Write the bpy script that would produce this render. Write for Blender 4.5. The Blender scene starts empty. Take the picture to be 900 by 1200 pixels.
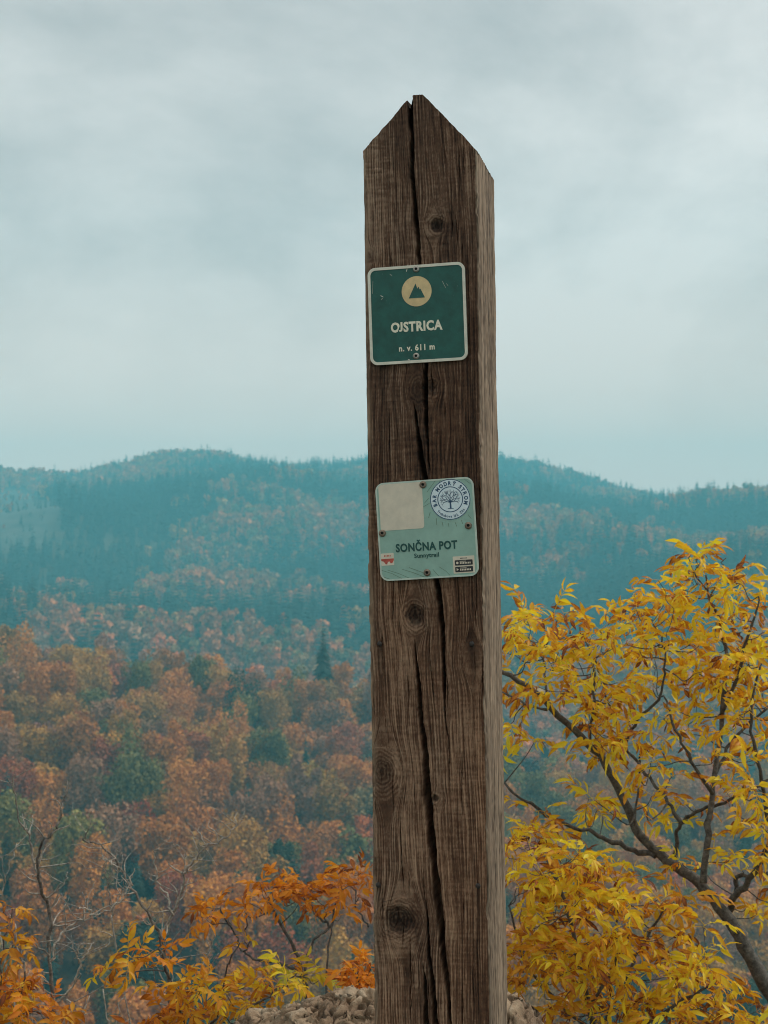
import bpy, math, random
import numpy as np
from mathutils import Vector, Matrix

# ------------------------------------------------------------------ camera, sky, sun, exposure
SC = bpy.context.scene
COL = SC.collection
F = 1793.0                 # focal length in pixels of the 900 x 1200 photograph
PITCH = math.radians(1.6)
EYE = Vector((0.0, 0.0, 1.6))
cam_data = bpy.data.cameras.new('camera')
cam = bpy.data.objects.new('camera', cam_data)
COL.objects.link(cam)
cam.location = EYE
cam.rotation_euler = (math.pi / 2 + PITCH, 0, 0)
cam_data.sensor_fit = 'VERTICAL'
cam_data.sensor_height = 24.0
cam_data.lens = 24.0 * F / 1200.0
cam_data.clip_start = 0.05
cam_data.clip_end = 12000
cam_data.dof.use_dof = True
cam_data.dof.focus_distance = 1.98
cam_data.dof.aperture_fstop = 35.86e-3 / 0.0030
SC.camera = cam

SUN_AZ, SUN_EL = math.radians(72), math.radians(42)      # azimuth from +Y (view direction) towards +X
world = bpy.data.worlds.new('World')
SC.world = world
world.use_nodes = True
wn, wl = world.node_tree.nodes, world.node_tree.links
wn.clear()
w_out = wn.new('ShaderNodeOutputWorld')
w_bg = wn.new('ShaderNodeBackground'); w_bg.inputs['Strength'].default_value = 0.1
w_sky = wn.new('ShaderNodeTexSky'); w_sky.sky_type = 'NISHITA'; w_sky.sun_disc = False
w_sky.sun_elevation = SUN_EL; w_sky.sun_rotation = SUN_AZ
w_tc = wn.new('ShaderNodeTexCoord')
w_sep = wn.new('ShaderNodeSeparateXYZ'); wl.new(w_tc.outputs['Generated'], w_sep.inputs[0])
w_abs = wn.new('ShaderNodeMath'); w_abs.operation = 'ABSOLUTE'; wl.new(w_sep.outputs['Z'], w_abs.inputs[0])
w_add = wn.new('ShaderNodeMath'); w_add.operation = 'ADD'; w_add.inputs[1].default_value = 0.42
wl.new(w_abs.outputs[0], w_add.inputs[0])
w_div = wn.new('ShaderNodeVectorMath'); w_div.operation = 'DIVIDE'
w_cmb = wn.new('ShaderNodeCombineXYZ')
for s in 'XYZ': wl.new(w_add.outputs[0], w_cmb.inputs[s])
wl.new(w_tc.outputs['Generated'], w_div.inputs[0]); wl.new(w_cmb.outputs[0], w_div.inputs[1])
w_map = wn.new('ShaderNodeMapping'); w_map.inputs['Location'].default_value = (8.8, 4.95, 0.0)
w_map.inputs['Scale'].default_value = (1.25, 1.25, 0.0)
wl.new(w_div.outputs[0], w_map.inputs[0])
w_n1 = wn.new('ShaderNodeTexNoise'); w_n1.inputs['Scale'].default_value = 1.05
w_n1.inputs['Detail'].default_value = 9; w_n1.inputs['Roughness'].default_value = 0.58; w_n1.inputs['Distortion'].default_value = 0.5
wl.new(w_map.outputs[0], w_n1.inputs['Vector'])
w_rp = wn.new('ShaderNodeValToRGB')
w_rp.color_ramp.elements[0].position = 0.36; w_rp.color_ramp.elements[0].color = (2.9, 3.0, 2.95, 1)
w_rp.color_ramp.elements[1].position = 0.60; w_rp.color_ramp.elements[1].color = (5.7, 5.55, 5.3, 1)
w_n2 = wn.new('ShaderNodeTexNoise'); w_n2.inputs['Scale'].default_value = 3.4; w_n2.inputs['Detail'].default_value = 8; w_n2.inputs['Roughness'].default_value = 0.6
wl.new(w_map.outputs[0], w_n2.inputs['Vector'])
w_nm = wn.new('ShaderNodeMix'); w_nm.data_type = 'FLOAT'; w_nm.inputs[0].default_value = 0.30
wl.new(w_n1.outputs['Fac'], w_nm.inputs[2]); wl.new(w_n2.outputs['Fac'], w_nm.inputs[3])
wl.new(w_nm.outputs[0], w_rp.inputs[0])
w_mix = wn.new('ShaderNodeMix'); w_mix.data_type = 'RGBA'; w_mix.inputs[0].default_value = 0.92
wl.new(w_sky.outputs[0], w_mix.inputs[6]); wl.new(w_rp.outputs[0], w_mix.inputs[7])
# an overcast dome grows brighter towards the zenith
w_up = wn.new('ShaderNodeMath'); w_up.operation = 'MULTIPLY_ADD'; w_up.inputs[1].default_value = 0.7; w_up.inputs[2].default_value = 1.0
wl.new(w_abs.outputs[0], w_up.inputs[0])
w_vs = wn.new('ShaderNodeVectorMath'); w_vs.operation = 'SCALE'
# and the whole horizon is paler, with warm colour added to cancel the haze's teal
w_lo = wn.new('ShaderNodeMapRange'); w_lo.interpolation_type = 'SMOOTHSTEP'
w_lo.inputs['From Min'].default_value = 0.02; w_lo.inputs['From Max'].default_value = 0.22; w_lo.inputs['To Min'].default_value = 1.0; w_lo.inputs['To Max'].default_value = 0.0
wl.new(w_abs.outputs[0], w_lo.inputs['Value'])
w_ho = wn.new('ShaderNodeMix'); w_ho.data_type = 'RGBA'; w_ho.inputs[7].default_value = (7.7, 5.9, 5.2, 1)
wl.new(w_lo.outputs[0], w_ho.inputs[0]); wl.new(w_mix.outputs[2], w_ho.inputs[6])
wl.new(w_ho.outputs[2], w_vs.inputs[0]); wl.new(w_up.outputs[0], w_vs.inputs['Scale'])
wl.new(w_vs.outputs[0], w_bg.inputs['Color']); wl.new(w_bg.outputs[0], w_out.inputs['Surface'])

sun_data = bpy.data.lights.new('sun', 'SUN')
sun_data.energy = 1.5
sun_data.angle = math.radians(14)
sun_data.color = (1.0, 0.95, 0.87)
sun = bpy.data.objects.new('sun', sun_data)
COL.objects.link(sun)
SUN_DIR = Vector((math.cos(SUN_EL) * math.sin(SUN_AZ), math.cos(SUN_EL) * math.cos(SUN_AZ), math.sin(SUN_EL)))
sun.rotation_euler = SUN_DIR.to_track_quat('Z', 'Y').to_euler()
sun.location = (0, 0, 60)

SC.view_settings.view_transform = 'Standard'
SC.view_settings.look = 'None'
SC.view_settings.exposure = 0.42
SC.view_settings.gamma = 1.0
SC.view_settings.use_curve_mapping = False
SC.render.engine = 'CYCLES'
SC.cycles.use_denoising = True
SC.cycles.max_bounces = 6
SC.cycles.diffuse_bounces = 3
SC.cycles.volume_bounces = 4
SC.cycles.use_adaptive_sampling = True
SC.cycles.filter_width = 1.0

# ------------------------------------------------------------------ helpers
FWD = Vector((0, math.cos(PITCH), math.sin(PITCH)))
UPV = Vector((0, -math.sin(PITCH), math.cos(PITCH)))


def P(x, y, d):
    """a photograph pixel at depth d (metres along the view axis) as a world point"""
    return EYE + Vector(((x - 450) / F * d, 0, 0)) + UPV * ((600 - y) / F * d) + FWD * d


def to_px(p):
    v = Vector(p) - EYE
    d = v.dot(FWD)
    return 450 + v.x / d * F, 600 - v.dot(UPV) / d * F, d


def _hash(ix, iy, iz, seed):
    h = (ix.astype(np.int64) * 374761393 + iy.astype(np.int64) * 668265263 + iz.astype(np.int64) * 2147483647 + seed * 974634777)
    h = (h ^ (h >> 13)) * 1274126177
    h = h & 0x7fffffff
    h = (h ^ (h >> 16)) & 0xffffff
    return h / float(0xffffff)


def vnoise(x, y, z=None, seed=0):
    """value noise in -1..1"""
    x = np.asarray(x, float); y = np.asarray(y, float)
    z = np.zeros_like(x + y) if z is None else np.asarray(z, float)
    x, y, z = np.broadcast_arrays(x, y, z)
    ix, iy, iz = np.floor(x), np.floor(y), np.floor(z)
    fx, fy, fz = x - ix, y - iy, z - iz
    ix, iy, iz = ix.astype(np.int64), iy.astype(np.int64), iz.astype(np.int64)
    sx, sy, sz = (f * f * (3 - 2 * f) for f in (fx, fy, fz))
    r = 0
    for a in (0, 1):
        wa = sx if a else 1 - sx
        for b in (0, 1):
            wb = sy if b else 1 - sy
            for c in (0, 1):
                wc = sz if c else 1 - sz
                r = r + wa * wb * wc * _hash(ix + a, iy + b, iz + c, seed)
    return r * 2 - 1


def fbm(x, y, z=None, oct=4, seed=0, gain=0.5):
    r, a, f = 0, 1.0, 1.0
    for o in range(oct):
        r = r + a * vnoise(np.asarray(x) * f, np.asarray(y) * f, None if z is None else np.asarray(z) * f, seed + o * 17)
        a *= gain; f *= 2.03
    return r


def worley(x, y, z, seed=0):
    ix, iy, iz = np.floor(x).astype(np.int64), np.floor(y).astype(np.int64), np.floor(z).astype(np.int64)
    f1 = np.full(x.shape, 9.0); f2 = np.full(x.shape, 9.0)
    for a in (-1, 0, 1):
        for b in (-1, 0, 1):
            for c in (-1, 0, 1):
                cx, cy, cz = ix + a, iy + b, iz + c
                d = np.sqrt((cx + _hash(cx, cy, cz, seed) - x) ** 2 + (cy + _hash(cx, cy, cz, seed + 1) - y) ** 2 + (cz + _hash(cx, cy, cz, seed + 2) - z) ** 2)
                f2 = np.minimum(np.maximum(f1, d), f2)
                f1 = np.minimum(f1, d)
    return f1, f2


def mesh_np(name, verts, faces, smooth=False, mat=None, fcol=None, vcol=None, vfloat=None):
    """faces: an (n,k) array or list of lists"""
    me = bpy.data.meshes.new(name)
    verts = np.asarray(verts, np.float32)
    if isinstance(faces, np.ndarray):
        n, k = faces.shape
        me.vertices.add(len(verts)); me.vertices.foreach_set('co', verts.ravel())
        me.loops.add(n * k); me.loops.foreach_set('vertex_index', faces.astype(np.int32).ravel())
        me.polygons.add(n)
        me.polygons.foreach_set('loop_start', np.arange(0, n * k, k, dtype=np.int32))
        me.polygons.foreach_set('loop_total', np.full(n, k, np.int32))
        me.update(calc_edges=True)
    else:
        me.from_pydata([tuple(v) for v in verts], [], faces)
    me.polygons.foreach_set('use_smooth', np.full(len(me.polygons), bool(smooth)))
    if vcol is not None:
        a = me.attributes.new('col', 'FLOAT_COLOR', 'POINT')
        a.data.foreach_set('color', np.asarray(vcol, np.float32).ravel())
    if vfloat is not None:
        for k_, v_ in vfloat.items():
            a = me.attributes.new(k_, 'FLOAT', 'POINT')
            a.data.foreach_set('value', np.asarray(v_, np.float32).ravel())
    if mat: me.materials.append(mat)
    me.update()
    return me


def link(name, data, parent=None, loc=(0, 0, 0)):
    o = bpy.data.objects.new(name, data)
    COL.objects.link(o)
    o.location = loc
    if parent: o.parent = parent
    return o


def tag(o, label=None, category=None, group=None, kind=None):
    if label: o['label'] = label
    if category: o['category'] = category
    if group: o['group'] = group
    if kind: o['kind'] = kind
    return o


class MB:
    """collects vertices and faces for one mesh"""
    def __init__(s): s.v, s.f, s.t, s.r = [], [], [], []

    def add(s, vs, fs, tone=0.0, rnd=0.0):
        b = len(s.v)
        s.v += [tuple(v) for v in vs]
        s.f += [[i + b for i in f] for f in fs]
        s.t += list(tone) if hasattr(tone, '__len__') else [tone] * len(vs)
        s.r += [rnd] * len(vs)

    def tube(s, pts, rad, n=6, tone=0.0, cap=True):
        pts = [Vector(p) for p in pts]
        m = len(pts)
        t = [(pts[min(i + 1, m - 1)] - pts[max(i - 1, 0)]).normalized() for i in range(m)]
        ref = Vector((0, 0, 1)) if abs(t[0].z) < 0.9 else Vector((1, 0, 0))
        vs, fs = [], []
        u = t[0].cross(ref).normalized()
        for i in range(m):
            u = (u - t[i] * u.dot(t[i]))
            u = u.normalized() if u.length > 1e-6 else t[i].orthogonal().normalized()
            w = t[i].cross(u)
            for k in range(n):
                a = 2 * math.pi * k / n
                vs.append(pts[i] + (u * math.cos(a) + w * math.sin(a)) * rad[i])
        for i in range(m - 1):
            for k in range(n):
                fs.append([i * n + k, i * n + (k + 1) % n, (i + 1) * n + (k + 1) % n, (i + 1) * n + k])
        if cap:
            fs.append(list(range(n))[::-1]); fs.append([(m - 1) * n + k for k in range(n)])
        s.add(vs, fs, tone)

    def mesh(s, name, mat=None, smooth=True, attrs=True):
        return mesh_np(name, np.array(s.v, np.float32).reshape(-1, 3), s.f, smooth, mat, vfloat=dict(tone=s.t, rnd=s.r) if attrs else None)


# ------------------------------------------------------------------ materials
def new_mat(name):
    m = bpy.data.materials.new(name); m.use_nodes = True
    m.node_tree.nodes.clear()
    return m, m.node_tree.nodes, m.node_tree.links


def ramp(n, stops, interp='LINEAR'):
    r = n.new('ShaderNodeValToRGB'); cr = r.color_ramp; cr.interpolation = interp
    while len(cr.elements) < len(stops): cr.elements.new(0.5)
    for e, (p, c) in zip(cr.elements, stops):
        e.position = p; e.color = (*c, 1)
    return r


def paint_mat(name, col, rough=0.5, metal=0.0, wear=0.0, wear_col=None, bump=0.0, scale=60, var=0.15):
    """paint, print or metal with an uneven tone, optional speckled wear and fine relief"""
    m, n, l = new_mat(name)
    o = n.new('ShaderNodeOutputMaterial'); b = n.new('ShaderNodeBsdfPrincipled')
    b.inputs['Roughness'].default_value = rough; b.inputs['Metallic'].default_value = metal
    tc = n.new('ShaderNodeTexCoord')
    ns = n.new('ShaderNodeTexNoise'); ns.inputs['Scale'].default_value = scale; ns.inputs['Detail'].default_value = 6; ns.inputs['Roughness'].default_value = 0.65
    l.new(tc.outputs['Object'], ns.inputs['Vector'])
    rp = ramp(n, [(0.3, tuple(c * (1 - var) for c in col)), (0.7, tuple(min(1, c * (1 + var)) for c in col))])
    l.new(ns.outputs['Fac'], rp.inputs[0])
    out = rp.outputs[0]
    if wear:
        n2 = n.new('ShaderNodeTexNoise'); n2.inputs['Scale'].default_value = scale * 9; n2.inputs['Detail'].default_value = 4; n2.inputs['Roughness'].default_value = 0.7
        l.new(tc.outputs['Object'], n2.inputs['Vector'])
        w = ramp(n, [(0.70 - wear * 0.2, (0, 0, 0)), (0.74 - wear * 0.2, (1, 1, 1))])
        l.new(n2.outputs['Fac'], w.inputs[0])
        mx = n.new('ShaderNodeMix'); mx.data_type = 'RGBA'; mx.inputs[7].default_value = (*(wear_col or (0.5, 0.48, 0.4)), 1)
        l.new(w.outputs[0], mx.inputs[0]); l.new(out, mx.inputs[6]); out = mx.outputs[2]
    l.new(out, b.inputs['Base Color'])
    if bump:
        bp = n.new('ShaderNodeBump'); bp.inputs['Strength'].default_value = bump; bp.inputs['Distance'].default_value = 0.002
        l.new(ns.outputs['Fac'], bp.inputs['Height']); l.new(bp.outputs[0], b.inputs['Normal'])
    l.new(b.outputs[0], o.inputs[0])
    return m


def leaf_mat(name, stops, transl=0.48):
    m, n, l = new_mat(name)
    o = n.new('ShaderNodeOutputMaterial')
    at = n.new('ShaderNodeAttribute'); at.attribute_name = 'rnd'
    tn = n.new('ShaderNodeAttribute'); tn.attribute_name = 'tone'
    oi = n.new('ShaderNodeObjectInfo')
    a = n.new('ShaderNodeMath'); a.operation = 'MULTIPLY_ADD'; a.inputs[1].default_value = 0.42; a.inputs[2].default_value = 0.0
    l.new(at.outputs['Fac'], a.inputs[0])
    b = n.new('ShaderNodeMath'); b.operation = 'MULTIPLY_ADD'; b.inputs[1].default_value = 0.45
    l.new(oi.outputs['Random'], b.inputs[0]); l.new(a.outputs[0], b.inputs[2])
    c = n.new('ShaderNodeMath'); c.operation = 'MULTIPLY_ADD'; c.inputs[1].default_value = 0.28; c.use_clamp = True
    l.new(tn.outputs['Fac'], c.inputs[0]); l.new(b.outputs[0], c.inputs[2])
    tc = n.new('ShaderNodeTexCoord'); ns = n.new('ShaderNodeTexNoise'); ns.inputs['Scale'].default_value = 90; ns.inputs['Detail'].default_value = 3
    l.new(tc.outputs['Object'], ns.inputs['Vector'])
    d = n.new('ShaderNodeMath'); d.operation = 'MULTIPLY_ADD'; d.inputs[1].default_value = 0.5; d.use_clamp = True
    s = n.new('ShaderNodeMath'); s.operation = 'SUBTRACT'; s.inputs[1].default_value = 0.5
    l.new(ns.outputs['Fac'], s.inputs[0]); l.new(s.outputs[0], d.inputs[0]); l.new(c.outputs[0], d.inputs[2])
    rp = ramp(n, stops); l.new(d.outputs[0], rp.inputs[0])
    p = n.new('ShaderNodeBsdfPrincipled'); p.inputs['Roughness'].default_value = 0.5; p.inputs['Specular IOR Level'].default_value = 0.35
    l.new(rp.outputs[0], p.inputs['Base Color'])
    t = n.new('ShaderNodeBsdfTranslucent'); l.new(rp.outputs[0], t.inputs['Color'])
    mx = n.new('ShaderNodeMixShader'); mx.inputs[0].default_value = transl
    l.new(p.outputs[0], mx.inputs[1]); l.new(t.outputs[0], mx.inputs[2]); l.new(mx.outputs[0], o.inputs[0])
    return m


YELLOW_LEAF = leaf_mat('yellow_leaf', [(0.0, (0.52, 0.50, 0.04)), (0.2, (0.86, 0.70, 0.035)), (0.5, (0.90, 0.61, 0.025)), (0.74, (0.74, 0.31, 0.016)), (0.92, (0.40, 0.11, 0.015)), (1.0, (0.17, 0.05, 0.015))])
GOLD_LEAF = leaf_mat('gold_leaf', [(0.0, (0.50, 0.46, 0.04)), (0.25, (0.74, 0.48, 0.025)), (0.55, (0.74, 0.34, 0.018)), (0.8, (0.54, 0.18, 0.015)), (1.0, (0.20, 0.06, 0.015))])
ORANGE_LEAF = leaf_mat('orange_leaf', [(0.0, (0.82, 0.44, 0.025)), (0.3, (0.82, 0.33, 0.02)), (0.6, (0.74, 0.24, 0.016)), (0.85, (0.34, 0.09, 0.018)), (1.0, (0.14, 0.045, 0.02))])
LIME_LEAF = leaf_mat('lime_leaf', [(0.0, (0.38, 0.46, 0.06)), (0.5, (0.58, 0.50, 0.04)), (1.0, (0.66, 0.36, 0.02))])


def bark_mat(name, dark, light, scale=90):
    m, n, l = new_mat(name)
    o = n.new('ShaderNodeOutputMaterial'); b = n.new('ShaderNodeBsdfPrincipled'); b.inputs['Roughness'].default_value = 0.85
    tc = n.new('ShaderNodeTexCoord'); ns = n.new('ShaderNodeTexNoise'); ns.inputs['Scale'].default_value = scale; ns.inputs['Detail'].default_value = 5; ns.inputs['Roughness'].default_value = 0.7
    l.new(tc.outputs['Object'], ns.inputs['Vector'])
    at = n.new('ShaderNodeAttribute'); at.attribute_name = 'tone'
    ad = n.new('ShaderNodeMath'); ad.operation = 'MULTIPLY_ADD'; ad.inputs[1].default_value = 0.4
    l.new(at.outputs['Fac'], ad.inputs[0]); l.new(ns.outputs['Fac'], ad.inputs[2])
    rp = ramp(n, [(0.35, dark), (0.62, tuple(0.6 * a + 0.4 * c for a, c in zip(dark, light))), (0.85, light)])
    l.new(ad.outputs[0], rp.inputs[0]); l.new(rp.outputs[0], b.inputs['Base Color'])
    bp = n.new('ShaderNodeBump'); bp.inputs['Strength'].default_value = 0.7; bp.inputs['Distance'].default_value = 0.003
    l.new(ns.outputs['Fac'], bp.inputs['Height']); l.new(bp.outputs[0], b.inputs['Normal'])
    l.new(b.outputs[0], o.inputs[0])
    return m


BARK = bark_mat('bark', (0.028, 0.022, 0.018), (0.26, 0.23, 0.19))
GREY_BARK = bark_mat('grey_bark', (0.07, 0.056, 0.045), (0.50, 0.43, 0.35))
FAR_BARK = bark_mat('far_bark', (0.06, 0.05, 0.04), (0.30, 0.27, 0.23), 2)


def foliage_mat(name, stops):
    """far foliage: object random plus a slow noise through the crown; an instance tint replaces the ramp where present"""
    m, n, l = new_mat(name)
    o = n.new('ShaderNodeOutputMaterial'); b = n.new('ShaderNodeBsdfPrincipled'); b.inputs['Roughness'].default_value = 0.7; b.inputs['Specular IOR Level'].default_value = 0.15
    oi = n.new('ShaderNodeObjectInfo'); at = n.new('ShaderNodeAttribute'); at.attribute_name = 'rnd'
    a = n.new('ShaderNodeMath'); a.operation = 'MULTIPLY_ADD'; a.inputs[1].default_value = 0.45
    l.new(at.outputs['Fac'], a.inputs[0])
    s = n.new('ShaderNodeMath'); s.operation = 'MULTIPLY'; s.inputs[1].default_value = 0.55
    l.new(oi.outputs['Random'], s.inputs[0]); l.new(s.outputs[0], a.inputs[2])
    rp = ramp(n, stops); l.new(a.outputs[0], rp.inputs[0])
    l.new(rp.outputs[0], b.inputs['Base Color'])
    l.new(b.outputs[0], o.inputs[0])
    return m


RUST = foliage_mat('rust_foliage', [(0.0, (0.20, 0.080, 0.030)), (0.5, (0.58, 0.205, 0.034)), (1.0, (0.70, 0.30, 0.05))])
OCHRE = foliage_mat('ochre_foliage', [(0.0, (0.20, 0.115, 0.034)), (0.5, (0.50, 0.235, 0.042)), (1.0, (0.60, 0.32, 0.06))])
OLIVE = foliage_mat('olive_foliage', [(0.0, (0.08, 0.08, 0.028)), (0.5, (0.20, 0.165, 0.044)), (1.0, (0.32, 0.25, 0.06))])
RUSSET = foliage_mat('russet_foliage', [(0.0, (0.17, 0.090, 0.058)), (0.5, (0.35, 0.16, 0.085)), (1.0, (0.45, 0.22, 0.11))])
SCARLET = foliage_mat('scarlet_foliage', [(0.0, (0.24, 0.06, 0.025)), (0.5, (0.40, 0.10, 0.035)), (1.0, (0.46, 0.17, 0.05))])
SPRUCE = foliage_mat('spruce_foliage', [(0.0, (0.014, 0.03, 0.024)), (0.5, (0.024, 0.048, 0.036)), (1.0, (0.036, 0.065, 0.045))])
MIDGREEN = foliage_mat('dark_foliage', [(0.0, (0.026, 0.044, 0.026)), (0.5, (0.045, 0.066, 0.034)), (1.0, (0.075, 0.09, 0.04))])


def instanced_foliage_mat(name):
    m, n, l = new_mat(name)
    o = n.new('ShaderNodeOutputMaterial'); b = n.new('ShaderNodeBsdfPrincipled'); b.inputs['Roughness'].default_value = 0.7; b.inputs['Specular IOR Level'].default_value = 0.15
    at = n.new('ShaderNodeAttribute'); at.attribute_type = 'INSTANCER'; at.attribute_name = 'tint'
    rn = n.new('ShaderNodeAttribute'); rn.attribute_name = 'rnd'
    r = ramp(n, [(0, (0.62, 0.62, 0.62)), (1, (1.35, 1.35, 1.35))]); l.new(rn.outputs['Fac'], r.inputs[0])
    mx = n.new('ShaderNodeMix'); mx.data_type = 'RGBA'; mx.blend_type = 'MULTIPLY'; mx.inputs[0].default_value = 1
    l.new(at.outputs['Color'], mx.inputs[6]); l.new(r.outputs[0], mx.inputs[7])
    l.new(mx.outputs[2], b.inputs['Base Color']); l.new(b.outputs[0], o.inputs[0])
    return m


INST_FOLIAGE = instanced_foliage_mat('tinted_foliage')

# ------------------------------------------------------------------ terrain
CREST_R, RIDGE_R = 380.0, 1800.0
CREST_X = [-300, -100, 0, 200, 300, 430, 600, 750, 900, 1100]
CREST_Y = [705, 712, 722, 745, 762, 785, 862, 888, 900, 905]
RIDGE_X = [-300, -120, 0, 60, 80, 130, 190, 240, 290, 340, 390, 428, 500, 590, 640, 700, 750, 800, 840, 900, 980, 1150]
RIDGE_Y = [560, 552, 545, 549, 552, 538, 524, 522, 530, 538, 533, 528, 520, 527, 538, 556, 567, 578, 585, 584, 592, 605]


def terrain_h(x, y):
    """ground height (world z; the camera's eye is at 1.6)"""
    x = np.asarray(x, float); y = np.asarray(y, float)
    r = np.hypot(x, y)
    az = np.arctan2(x, np.maximum(y, 1e-6) if False else y)
    az = np.clip(az, -0.6, 0.6)
    px = 450 + F * np.tan(az)
    crest = -(np.interp(px, CREST_X, CREST_Y) - 650) / F * CREST_R - 15
    ridge = -(np.interp(px, RIDGE_X, RIDGE_Y) - 650) / F * RIDGE_R - 17
    rr = np.array([0, 2.9, 4.5, 8, 20, 60, 110, 150, 250, CREST_R, 540, 700, 1000, 1400, RIDGE_R, 2200, 3200])
    mid = crest * 0.62 + (-76) * 0.38 - 2
    z = [-1.6, -1.6, -2.3, -5, -18, -58, -82, -78, mid, crest, -78, -52, -10, ridge * 0.42 + 2, ridge, ridge - 70, ridge - 110]
    h = np.zeros_like(r)
    for i in range(len(rr) - 1):
        t = np.clip((r - rr[i]) / (rr[i + 1] - rr[i]), 0, 1)
        seg = (r >= rr[i]) & ((r < rr[i + 1]) if i < len(rr) - 2 else True)
        v = z[i] * (1 - t) + z[i + 1] * t
        h = np.where(seg, v, h)
    a_mid = np.clip((r - 120) / 80, 0, 1) * np.clip((CREST_R + 60 - r) / 60, 0, 1)
    h = h + a_mid * 5.0 * fbm(x / 70, y / 70, oct=3, seed=3)
    a_far = np.clip((r - 640) / 300, 0, 1) * np.clip((RIDGE_R - r) / 500, 0, 1)
    h = h + a_far * (30.0 * fbm(x / 330 + 0.3, y / 330, oct=3, seed=11) + 16.0 * (0.5 - np.abs(fbm(x / 190 + 4, y / 260, oct=2, seed=12))))
    a_near = np.clip((r - 2.9) / 6, 0, 1) * np.clip((110 - r) / 40, 0, 1)
    h = h + a_near * (0.12 + 0.01 * r) * fbm(x / 3, y / 3, oct=3, seed=5)
    return h + 1.6


def in_clearing(x, y):
    r = np.hypot(x, y)
    px = 450 + F * x / np.maximum(y, 1)
    py = 650 - F * (terrain_h(x, y) - 1.6) / np.maximum(y, 1)
    d = ((px - 8) / 74) ** 2 + ((py - 612) / 36) ** 2 + 0.25 * vnoise(x / 40, y / 40, seed=8)
    return (d < 1) & (r > 800)


def make_terrain():
    rad = np.concatenate([[0.0], np.geomspace(0.4, 2020, 185)])
    dense = np.radians(np.arange(-24, 24.01, 0.25))
    coarse = np.radians(np.arange(30, 331, 6.0))
    az = np.concatenate([dense, coarse])
    A, R = np.meshgrid(az, rad)
    X, Y = R * np.sin(A), R * np.cos(A)
    Z = terrain_h(X, Y)
    nr, na = X.shape
    idx = np.arange(nr * na).reshape(nr, na)
    nxt = np.roll(idx, -1, axis=1)
    faces = np.stack([idx[:-1], idx[1:], nxt[1:], nxt[:-1]], -1).reshape(-1, 4)[:, ::-1]
    pale = in_clearing(X, Y).astype(float).ravel()
    m, n, l = new_mat('ground_soil')
    o = n.new('ShaderNodeOutputMaterial'); b = n.new('ShaderNodeBsdfPrincipled'); b.inputs['Roughness'].default_value = 0.95
    tc = n.new('ShaderNodeTexCoord'); ns = n.new('ShaderNodeTexNoise'); ns.inputs['Scale'].default_value = 0.9; ns.inputs['Detail'].default_value = 9
    l.new(tc.outputs['Object'], ns.inputs['Vector'])
    rp = ramp(n, [(0.3, (0.035, 0.028, 0.016)), (0.6, (0.085, 0.065, 0.03)), (0.8, (0.14, 0.11, 0.06))]); l.new(ns.outputs['Fac'], rp.inputs[0])
    n2 = n.new('ShaderNodeTexNoise'); n2.inputs['Scale'].default_value = 0.09; n2.inputs['Detail'].default_value = 6; l.new(tc.outputs['Object'], n2.inputs['Vector'])
    r2 = ramp(n, [(0.35, (0.045, 0.05, 0.036)), (0.65, (0.095, 0.088, 0.068))]); l.new(n2.outputs['Fac'], r2.inputs[0])
    at = n.new('ShaderNodeAttribute'); at.attribute_name = 'pale'
    mx = n.new('ShaderNodeMix'); mx.data_type = 'RGBA'; l.new(at.outputs['Fac'], mx.inputs[0]); l.new(rp.outputs[0], mx.inputs[6]); l.new(r2.outputs[0], mx.inputs[7])
    l.new(mx.outputs[2], b.inputs['Base Color']); l.new(b.outputs[0], o.inputs[0])
    me = mesh_np('terrain', np.stack([X, Y, Z], -1).reshape(-1, 3), faces, True, m, vfloat=dict(pale=pale))
    tag(link('terrain', me), kind='structure', label='steep wooded ground falling from the summit and rising to the far mountain')


make_terrain()

# ------------------------------------------------------------------ tree prototypes
rng = np.random.default_rng(7)


def leaf_quads(centers, normals, size, rng, rnd):
    """small bent leaf clumps: one quad each, random spin about the normal"""
    n = len(centers)
    ref = rng.normal(size=(n, 3))
    u = np.cross(normals, ref); u /= np.linalg.norm(u, axis=1, keepdims=True) + 1e-9
    w = np.cross(normals, u)
    s = size[:, None]
    v = np.stack([centers - u * s * 0.5 - w * s * 0.32, centers + u * s * 0.45 - w * s * 0.38, centers + u * s * 0.55 + w * s * 0.34, centers - u * s * 0.4 + w * s * 0.42], 1)
    v[:, 1] += normals * s * 0.25
    v[:, 3] -= normals * s * 0.2
    f = np.arange(n * 4).reshape(n, 4)
    return v.reshape(-1, 3), f, np.repeat(rnd, 4)


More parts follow.
